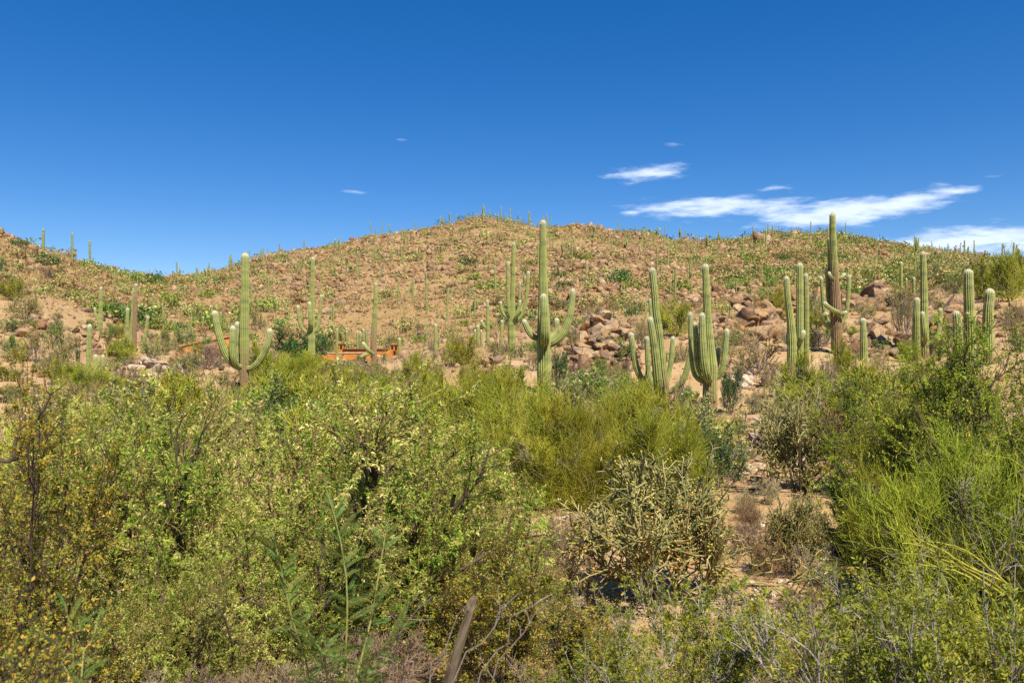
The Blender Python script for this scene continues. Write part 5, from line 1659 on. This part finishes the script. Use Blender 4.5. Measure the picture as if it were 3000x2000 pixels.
def bush(kind, x, y, w, h, rng, label=None, group=None):
    W0, H0 = DIM[kind]
    k = 0 if kind == 'dk' else nb[0] % 3
    nb[0] += 1
    sx = w / W0
    if label is None:
        near = MARKS[int(np.argmin(((MARKX - np.array([x, y])) ** 2).sum(1)))][2]
        big = 'tall ' if h > 1.7 else ('low ' if h < 0.75 else '')
        label = big + LAB[kind] + ' growing near ' + near
        group = 'shrubs near ' + near.replace('the ', '', 1)
    return put(MID[kind, k], NAME[kind], label, 'tree' if kind == 'dk' else 'shrub', x, y, group, rng.uniform(0, 6.28), (sx, sx, h / H0))


HAND = [
    # px0, px1, top, base, kind
    (0, 76, 823, 880, 'pv'), (20, 130, 862, 930, 'ol'), (57, 150, 970, 1062, 'ol'), (135, 228, 964, 1068, 'ol'), (150, 222, 1055, 1130, 'pv'), (320, 452, 1075, 1150, 'st'),
    (224, 290, 938, 978, 'gr'), (300, 360, 950, 998, 'gr'), (330, 375, 1010, 1058, 'gr'), (452, 524, 968, 1028, 'gr'), (398, 476, 992, 1052, 'ol'), (308, 362, 875, 918, 'gr'), (150, 186, 913, 946, 'ol'),
    (478, 578, 955, 1025, 'gr'), (490, 614, 1030, 1128, 'ol'), (563, 592, 900, 938, 'gr'), (728, 778, 900, 968, 'ol'), (700, 836, 1010, 1130, 'pv'), (960, 1042, 1040, 1105, 'ol'), (1175, 1262, 1040, 1125, 'pv'),
    (1292, 1420, 992, 1072, 'pv'), (1420, 1492, 985, 1065, 'ol'), (1180, 1292, 1036, 1112, 'gr'), (1310, 1500, 1066, 1170, 'pv'), (1430, 1560, 1066, 1210, 'pv'), (1740, 1852, 982, 1075, 'gr'),
    (1790, 1862, 955, 1012, 'st'), (1920, 2042, 885, 988, 'pv'), (1848, 1922, 955, 1024, 'st'), (2130, 2312, 980, 1098, 'st'), (2210, 2302, 1065, 1135, 'st'),
    (2300, 2425, 1045, 1200, 'pv'), (2420, 2505, 1000, 1110, 'pv'), (2540, 2605, 1025, 1085, 'st'), (2250, 2315, 845, 925, 'pv'), (2360, 2425, 870, 935, 'gr'), (2500, 2575, 878, 935, 'ol'),
    (2600, 2692, 850, 990, 'st'), (2580, 2705, 845, 905, 'ol'), (2700, 2805, 755, 835, 'ol'), (2215, 2322, 1180, 1240, 'br'), (2325, 2485, 1120, 1250, 'ol'), (2480, 2570, 1080, 1260, 'ol'), (2280, 2360, 1135, 1210, 'br'),
    (2820, 2935, 770, 880, 'pv'), (2890, 3020, 745, 890, 'pv'), (2990, 3080, 715, 850, 'pv'), (1560, 1640, 1110, 1210, 'ol'), (1650, 1720, 1060, 1120, 'br'), (1960, 2030, 1110, 1190, 'br'), (2180, 2260, 1140, 1190, 'st'),
    (560, 640, 990, 1040, 'gr'), (620, 700, 1080, 1150, 'ol'), (250, 330, 1130, 1200, 'st'), (0, 60, 980, 1050, 'gr'), (1040, 1130, 1060, 1130, 'ol'), (1240, 1310, 1080, 1150, 'pv'), (2400, 2470, 1180, 1260, 'gr'),
    (2760, 2840, 800, 860, 'gr'), (2640, 2720, 780, 850, 'gr'), (1700, 1790, 890, 940, 'st'), (2030, 2100, 900, 950, 'gr'), (880, 960, 1040, 1110, 'pv'), (1010, 1090, 1085, 1150, 'pv'), (780, 860, 1090, 1160, 'gr'),
]
HAND += [(545, 600, 1000, 1050, 'gr'), (600, 640, 992, 1045, 'ol'), (640, 690, 1004, 1055, 'gr'), (505, 550, 1015, 1050, 'ol'), (955, 985, 1020, 1060, 'ol'), (1045, 1090, 1032, 1066, 'gr'), (1110, 1140, 1030, 1066, 'ol'), (2200, 2290, 1390, 1450, 'st'), (2150, 2230, 1450, 1530, 'st'), (2270, 2350, 1520, 1600, 'ol'), (2170, 2250, 1160, 1215, 'br'), (2250, 2330, 1110, 1165, 'st'), (2130, 2200, 1210, 1265, 'br'), (2390, 2460, 1060, 1130, 'br'),
         (2440, 2530, 1120, 1200, 'pv'), (2150, 2200, 1290, 1350, 'pv'), (2270, 2330, 1250, 1300, 'st'), (2200, 2260, 1600, 1680, 'st'), (2430, 2500, 1270, 1350, 'ol'), (2500, 2600, 1180, 1300, 'gr'), (2540, 2640, 1100, 1190, 'ol'),
         (1640, 1700, 1130, 1190, 'st'), (1720, 1800, 1090, 1150, 'ol'), (1800, 1860, 1050, 1100, 'br'), (2080, 2140, 1010, 1060, 'ol'), (2400, 2440, 960, 1010, 'gr'), (2480, 2530, 1060, 1110, 'br'), (2560, 2640, 990, 1040, 'gr'),
         (2620, 2690, 1000, 1070, 'pv'), (2150, 2220, 930, 980, 'ol'), (2330, 2400, 940, 1000, 'st'), (1960, 2040, 1000, 1060, 'st'), (1660, 1720, 1000, 1040, 'ol'), (2720, 2790, 880, 930, 'ol'), (2930, 3000, 900, 970, 'st')]
rng_h = np.random.RandomState(33)
for (a, b, tp, bs, kd) in HAND:
    px = (a + b) / 2
    d = gd(px, bs)
    x, y = at(px, d)
    bush(kd, x, y, (b - a) * d / F, (bs - tp) * d / F, rng_h)
x, y = at(890, 66)
bush('dk', x, y, 5.4, 3.4, rng_h, 'dense dark green tree behind the three-armed saguaro')
x, y = at(2520, gd(2520, 845))
bush('dk', x, y, 3.4, 2.0, rng_h, 'dark green bush above the huge rounded boulders')

def thicket(n, px0, px1, d0, d1, t0, t1, kinds, pr, seed):
    rng = np.random.RandomState(seed)
    k = 0
    for _ in range(n * 6):
        if k >= n:
            break
        px, d = rng.uniform(px0, px1), rng.uniform(d0, d1)
        x, y = at(px, d)
        top = (1000 - rng.uniform(t0, t1)) / F * d + EYE
        h = top - Hs(x, y)
        if h < 0.4 or h > 2.6:
            continue
        h *= rng.uniform(0.75, 1.0)
        bush(rng.choice(kinds, p=pr), x, y, h * rng.uniform(1.1, 1.9), h, rng)
        k += 1


thicket(46, 150, 700, 17, 46, 1095, 1150, ['pv', 'ol', 'gr', 'st'], [0.4, 0.25, 0.2, 0.15], 1)
thicket(46, 740, 1500, 17, 46, 1080, 1140, ['pv', 'ol', 'gr', 'st'], [0.5, 0.2, 0.15, 0.15], 2)
thicket(22, 760, 1480, 44, 66, 1050, 1075, ['pv', 'ol', 'gr', 'st'], [0.45, 0.25, 0.15, 0.15], 3)
thicket(26, 2290, 2640, 20, 44, 1060, 1180, ['pv', 'ol', 'gr', 'st', 'br'], [0.3, 0.25, 0.15, 0.2, 0.1], 4)
thicket(10, 1975, 2040, 20, 40, 1130, 1210, ['pv', 'ol', 'gr', 'br'], [0.3, 0.3, 0.2, 0.2], 5)
thicket(16, 1640, 1860, 28, 50, 1060, 1120, ['ol', 'gr', 'st', 'br'], [0.3, 0.3, 0.25, 0.15], 6)

# random fill between the placed shrubs
cnt = 0
while cnt < 260:
    px = rng_h.uniform(-60, 3060)
    d = rng_h.uniform(24, 125) if cnt % 3 else rng_h.uniform(26, 70)
    x, y = at(px, d)
    if 2150 < px < 2420 and d < 48:
        continue
    if 930 < px < 1200 and d < 95:
        continue
    lim = 130 if px > 300 else 140
    kd = rng_h.choice(['pv', 'ol', 'gr', 'st', 'br'], p=[0.2, 0.28, 0.18, 0.22, 0.12])
    w = rng_h.uniform(0.8, 2.4) * (1.0 if d > 45 else 0.75)
    bush(kd, x, y, w, w * rng_h.uniform(0.45, 0.75), rng_h)
    cnt += 1


# ---------------------------------------------------------------- hillside bushes
def far_bushes():
    rng = np.random.RandomState(55)
    mats = ['green_leaf', 'olive_leaf', 'straw_leaf', 'dark_leaf']
    labs = ['green desert bush', 'olive desert bush', 'straw-coloured desert bush', 'dark green desert bush']
    kinds = []
    for m_ in range(4):
        for v in range(3):
            a = Acc()
            n = 330
            c = rng.normal(0, 0.42, (9, 3)) * np.array([1, 1, 0.45]) + np.array([0, 0, 0.55])
            p = c[rng.randint(9, size=n)] + rng.normal(0, 0.22, (n, 3)) * np.array([1, 1, 0.8])
            p[:, 2] = np.abs(p[:, 2])
            dv = unit(rng.normal(size=(n, 3)) + np.array([0, 0, 0.5]))
            sdv = unit(np.cross(dv, rng.normal(size=(n, 3))))
            ln = rng.uniform(0.10, 0.26, (n, 1))
            V = np.stack([p, p + dv * ln * 0.5 + sdv * ln * 0.3, p + dv * ln, p + dv * ln * 0.5 - sdv * ln * 0.3], 1).reshape(-1, 3)
            a.add(V, quads=np.arange(n * 4).reshape(-1, 4), rnd=np.repeat(rng.rand(n), 4))
            st = limbs(rng, 6, 0.9, 10, 60, 3, 0.15, 0.0, 0.05)
            tubes(a, st, 0.03, 0.012, 3, np.zeros(6))
            me = a.mesh('far_bush')
            me.materials.append(M[mats[m_]])
            kinds.append((me, labs[m_]))
    N = 34000
    d = np.sqrt(rng.uniform(95 ** 2, 360 ** 2, N))
    px = rng.uniform(-60, 3060, N)
    x, y = (px - 1500) / F * d, d
    dr = np.interp(px, RP[:, 0], RP[:, 2])
    pat = fbm(x / 26 + 11, y / 26 + 30, 3)
    dens = np.clip(0.17 + 0.28 * pat, 0.03, 1)
    right = np.clip((px - 1950) / 400, 0, 1)
    dens *= 1 + 1.4 * right
    dens *= 1 + 0.4 * np.clip((700 - px) / 300, 0, 1)
    dens += 0.10 * (d > dr - 10)
    keep = (d < dr + 4) & (rng.rand(N) < dens)
    x, y, d, px = x[keep], y[keep], d[keep], px[keep]
    size = np.clip(rng.lognormal(-0.12, 0.48, len(x)), 0.35, 2.5)
    z = H(x, y)
    order = np.argsort(-size / d)
    accs = [Acc() for _ in range(4)]
    for rank, i in enumerate(order):
        k = rng.choice(4, p=[0.27, 0.36, 0.25, 0.12])
        me, lab = kinds[k * 3 + rng.randint(3)]
        s = size[i]
        hz = rng.uniform(0.75, 1.15)
        rz = rng.uniform(0, 6.28)
        if rank < 290:
            o = part('desert_bush', me, None)
            o.location = (x[i], y[i], z[i] - 0.05)
            o.rotation_euler = (0, 0, rz)
            o.scale = (s, s, s * hz)
            zn = zone(px[i], d[i], float(np.interp(px[i], RP[:, 0], RP[:, 2]))).replace('standing ', 'growing ').replace('crowd', 'saguaro crowd')
            tag(o, ('broad ' if s > 1.7 else 'small ' if s < 1.1 else '') + lab + ' ' + zn, 'bush', 'bushes ' + zn)
        else:
            V = np.empty(len(me.vertices) * 3, np.float32); me.vertices.foreach_get('co', V); V = V.reshape(-1, 3)[:1320]
            V = V.reshape(-1, 4, 3)[rng.permutation(330)[:30]]
            V = (V.mean(1, keepdims=True) + (V - V.mean(1, keepdims=True)) * 1.9).reshape(-1, 3)
            c, sn = math.cos(rz), math.sin(rz)
            W = np.stack([(V[:, 0] * c - V[:, 1] * sn) * s + x[i], (V[:, 0] * sn + V[:, 1] * c) * s + y[i], V[:, 2] * s * hz + z[i]], 1)
            accs[k].add(W, quads=np.arange(len(W)).reshape(-1, 4), rnd=np.repeat(rng.rand(len(W) // 4), 4))
    for k, a in enumerate(accs):
        if a.n:
            o = part('hillside_brush', a.mesh('hillside_brush'), M[mats[k]], kind='stuff')
            o['label'] = ['green', 'olive', 'straw-coloured', 'dark green'][k] + ' low brush speckled over the upper hillside'
            o['category'] = 'brush'


far_bushes()


# ---------------------------------------------------------------- grass and litter
def grass(name, label, n, dlo, dhi, seed, hlo, hhi, wid, mat, prob):
    rng = np.random.RandomState(seed)
    d = np.exp(rng.uniform(math.log(dlo), math.log(dhi), n))
    px = rng.uniform(-100, 3100, n)
    x, y = (px - 1500) / F * d, d
    k = rng.rand(n) < prob(x, y, d, px)
    x, y, d = x[k], y[k], d[k]
    n = len(x)
    nbl = 9
    X = np.repeat(x, nbl) + rng.normal(0, 0.05, n * nbl) * np.repeat(np.clip(d / 12, 0.6, 6), nbl)
    Y = np.repeat(y, nbl) + rng.normal(0, 0.05, n * nbl) * np.repeat(np.clip(d / 12, 0.6, 6), nbl)
    D = np.repeat(d, nbl)
    Z = H(X, Y)
    m_ = n * nbl
    az = rng.uniform(0, 6.28, m_)
    h = rng.uniform(hlo, hhi, m_) * np.clip(D / 20, 0.7, 2.2)
    ln = rng.uniform(0.1, 0.75, m_) * h
    B = np.stack([X, Y, Z - 0.01], 1)
    w = (wid * np.clip(D / 8, 1, 14))[:, None] if np.ndim(wid) == 0 else wid
    sd_ = np.stack([-np.sin(az), np.cos(az), np.zeros(m_)], 1) * w
    sd_ = np.where(rng.rand(m_, 1) < 0.5, sd_, np.stack([np.cos(az * 3), np.sin(az * 3), np.zeros(m_)], 1) * w)
    T = B + np.stack([np.cos(az) * ln, np.sin(az) * ln, h], 1)
    V = np.stack([B - sd_, B + sd_, T], 1).reshape(-1, 3)
    a = Acc()
    a.add(V, tris=np.arange(m_ * 3).reshape(-1, 3), rnd=np.repeat(rng.rand(m_), 3))
    o = part(name, a.mesh(name), M[mat], kind='stuff')
    o['label'] = label
    o['category'] = 'grass'


grass('dry_grass', 'short dry golden grass between the shrubs and rocks', 15000, 3.0, 130, 91, 0.08, 0.28, 0.0022, 'grass',
      lambda x, y, d, px: np.clip(0.45 + 1.0 * fbm(x / 5, y / 5, 3), 0.05, 1) * np.where((px > 2150) & (px < 2450) & (d > 8) & (d < 40), 0.25, 1))
grass('hillside_grass', 'golden dry grass tufts between the hillside rocks', 26000, 100, 355, 93, 0.12, 0.34, 0.0034, 'hill_grass',
      lambda x, y, d, px: np.clip(0.7 + 1.2 * fbm(x / 18 + 20, y / 18, 3), 0.1, 1) * (d < np.interp(px, RP[:, 0], RP[:, 2]) + 3) * np.clip(d / 250, 0, 1))
grass('twig_litter', 'brown twig litter and dead stems on the shaded ground', 6500, 2.6, 14, 92, 0.03, 0.16, 0.0022, 'brown_twig', lambda x, y, d, px: np.clip(0.5 + fbm(x / 2, y / 2, 3), 0.1, 1))


# ---------------------------------------------------------------- the orange house and its garden wall
def stucco():
    m, t = new_mat('rust_orange_stucco')
    geo = t.n('ShaderNodeNewGeometry')
    n = t.noise(1.6, 5.0, 0.65, geo.outputs['Position'])
    n2 = t.noise(12.0, 3.0, 0.6, geo.outputs['Position'])
    f = t.m('ADD', t.m('MULTIPLY', n, 0.75), t.m('MULTIPLY', n2, 0.25))
    col = t.ramp(f, [(0.32, (0.25, 0.085, 0.025)), (0.5, (0.48, 0.19, 0.04)), (0.68, (0.56, 0.27, 0.075))])
    b = t.n('ShaderNodeBump', inp={'Strength': 0.5, 'Distance': 0.03, 'Height': n2})
    p = t.n('ShaderNodeBsdfPrincipled', inp={'Base Color': col, 'Roughness': 0.9, 'Normal': b.outputs[0], 'Specular IOR Level': 0.15})
    return finish(m, t, p.outputs[0])


def plain(name, c, rough=0.8):
    m, t = new_mat(name)
    tc = t.n('ShaderNodeTexCoord')
    n = t.noise(5.0, 4.0, 0.6, tc.outputs['Object'])
    col = t.mix(n, tuple(v * 0.75 for v in c), tuple(min(1, v * 1.2) for v in c))
    p = t.n('ShaderNodeBsdfPrincipled', inp={'Base Color': col, 'Roughness': rough})
    return finish(m, t, p.outputs[0])


M['stucco'] = stucco()
M['coping'] = plain('brown_coping', (0.17, 0.075, 0.035))
M['whitewash'] = plain('pale_parapet', (0.55, 0.46, 0.36))
M['glass'] = plain('dark_window', (0.02, 0.02, 0.022), 0.2)
M['redwall'] = plain('red_coping', (0.38, 0.14, 0.04))


def box_mesh(name, x0, x1, y0, y1, z0, z1, bev=0.02, slope=0.0):
    bm = bmesh.new()
    bmesh.ops.create_cube(bm, size=1.0)
    for v in bm.verts:
        fx = v.co.x + 0.5
        v.co = Vector((x0 + (x1 - x0) * fx, y0 + (y1 - y0) * (v.co.y + 0.5), z0 + (z1 - z0) * (v.co.z + 0.5) + slope * fx))
    if bev:
        bmesh.ops.bevel(bm, geom=list(bm.edges), offset=bev, segments=2, affect='EDGES')
    me = bpy.data.meshes.new(name)
    bm.to_mesh(me)
    bm.free()
    return me


def house():
    d = 82.0
    k = d / F
    cx = (1075 - 1500) * k
    g = Hs(cx, d)
    root = thing('orange_house', 'low rust-orange stucco house with two small towers sunk behind the brush', 'house', (cx, d, g))
    X = lambda px: (px - 1500) * k - cx
    Z = lambda py: (1000 - py) * k + EYE - g
    part('wall', box_mesh('house_wall', X(985), X(1150), 0.0, 6.0, -1.5, Z(1024)), M['stucco'], root)
    part('coping', box_mesh('house_coping', X(1004), X(1137), -0.14, 6.1, Z(1024) + 0.003, Z(1021.5), 0.02), M['coping'], root)
    part('terrace_wall', box_mesh('terrace_wall', X(950), X(1105), -2.2, -1.9, -1.5, Z(1034), 0.02), M['stucco'], root)
    part('terrace_coping', box_mesh('terrace_coping', X(948), X(1107), -2.26, -1.84, Z(1034) + 0.003, Z(1032), 0.015), M['whitewash'], root)
    part('stair_parapet', box_mesh('stair_parapet', X(1108), X(1156), -2.2, -1.9, Z(1040), Z(1036), 0.015, -0.5), M['whitewash'], root)
    part('stair_wall', box_mesh('stair_wall', X(1108), X(1156), -2.17, -1.93, -1.5, Z(1040) - 0.003, 0.01, -0.5), M['stucco'], root)
    for (p0, p1, tp) in ((978, 1003, 1006), (1139, 1165, 1008)):
        tw = part('tower', box_mesh('tower_body', X(p0), X(p1), 0.6, 1.6, Z(1028), Z(tp + 4), 0.02), M['stucco'], root)
        part('cap', box_mesh('tower_cap', X(p0) - 0.06, X(p1) + 0.06, 0.53, 1.67, Z(tp + 4) + 0.003, Z(tp + 2), 0.02), M['coping'], tw)
        part('cap_top', box_mesh('tower_cap_top', X(p0) + 0.18, X(p1) - 0.18, 0.75, 1.45, Z(tp + 2) + 0.003, Z(tp - 2), 0.03), M['stucco'], tw)
        w = (X(p1) - X(p0))
        for q in (0.16, 0.58):
            f = part('window', box_mesh('tower_window', X(p0) + w * q, X(p0) + w * (q + 0.27), 0.575, 0.64, Z(tp + 17), Z(tp + 6.5), 0.0), M['glass'], tw)


house()


def garden_wall():
    a, b = P(522, 1011, 68), P(700, 978, 76)
    n = 6
    root = thing('garden_wall', 'rust-orange sloping wall with red coping behind the large four-armed saguaro', 'wall', (a[0], a[1], Hs(a[0], a[1])))
    o0 = np.array([a[0], a[1], Hs(a[0], a[1])])
    ax = unit((b - a) * np.array([1, 1, 0]))
    nrm = np.array([-ax[1], ax[0], 0])
    def strip(name, t0, t1, zl, zh, half):
        V, q = [], []
        for t in np.linspace(t0, t1, n):
            c = a * (1 - t) + b * t
            for s_, zz in ((-1, zl), (1, zl), (1, zh), (-1, zh)):
                p = c + nrm * half * s_
                V.append([p[0] - o0[0], p[1] - o0[1], (c[2] + zz if zz > -1.5 else c[2] + zz) - o0[2]])
        for k in range(n - 1):
            for j in range(4):
                q.append([k * 4 + j, k * 4 + (j + 1) % 4, k * 4 + 4 + (j + 1) % 4, k * 4 + 4 + j])
        q += [[3, 2, 1, 0], [(n - 1) * 4 + j for j in range(4)]]
        return fast_mesh(name, np.array(V), [np.array(q)])
    part('wall', strip('garden_wall_body', 0.01, 0.99, -2.6, -0.16, 0.15), M['stucco'], root)
    part('coping', strip('garden_wall_coping', 0.0, 1.0, -0.157, -0.02, 0.2), M['redwall'], root)
    for t in (0.33, 0.66, 0.97):
        c = a * (1 - t) + b * t - o0
        part('buttress', box_mesh('buttress', c[0] - 0.3, c[0] + 0.3, c[1] - 0.45, c[1] - 0.12, c[2] - 2.4, c[2] - 0.2, 0.03), M['stucco'], root)


garden_wall()
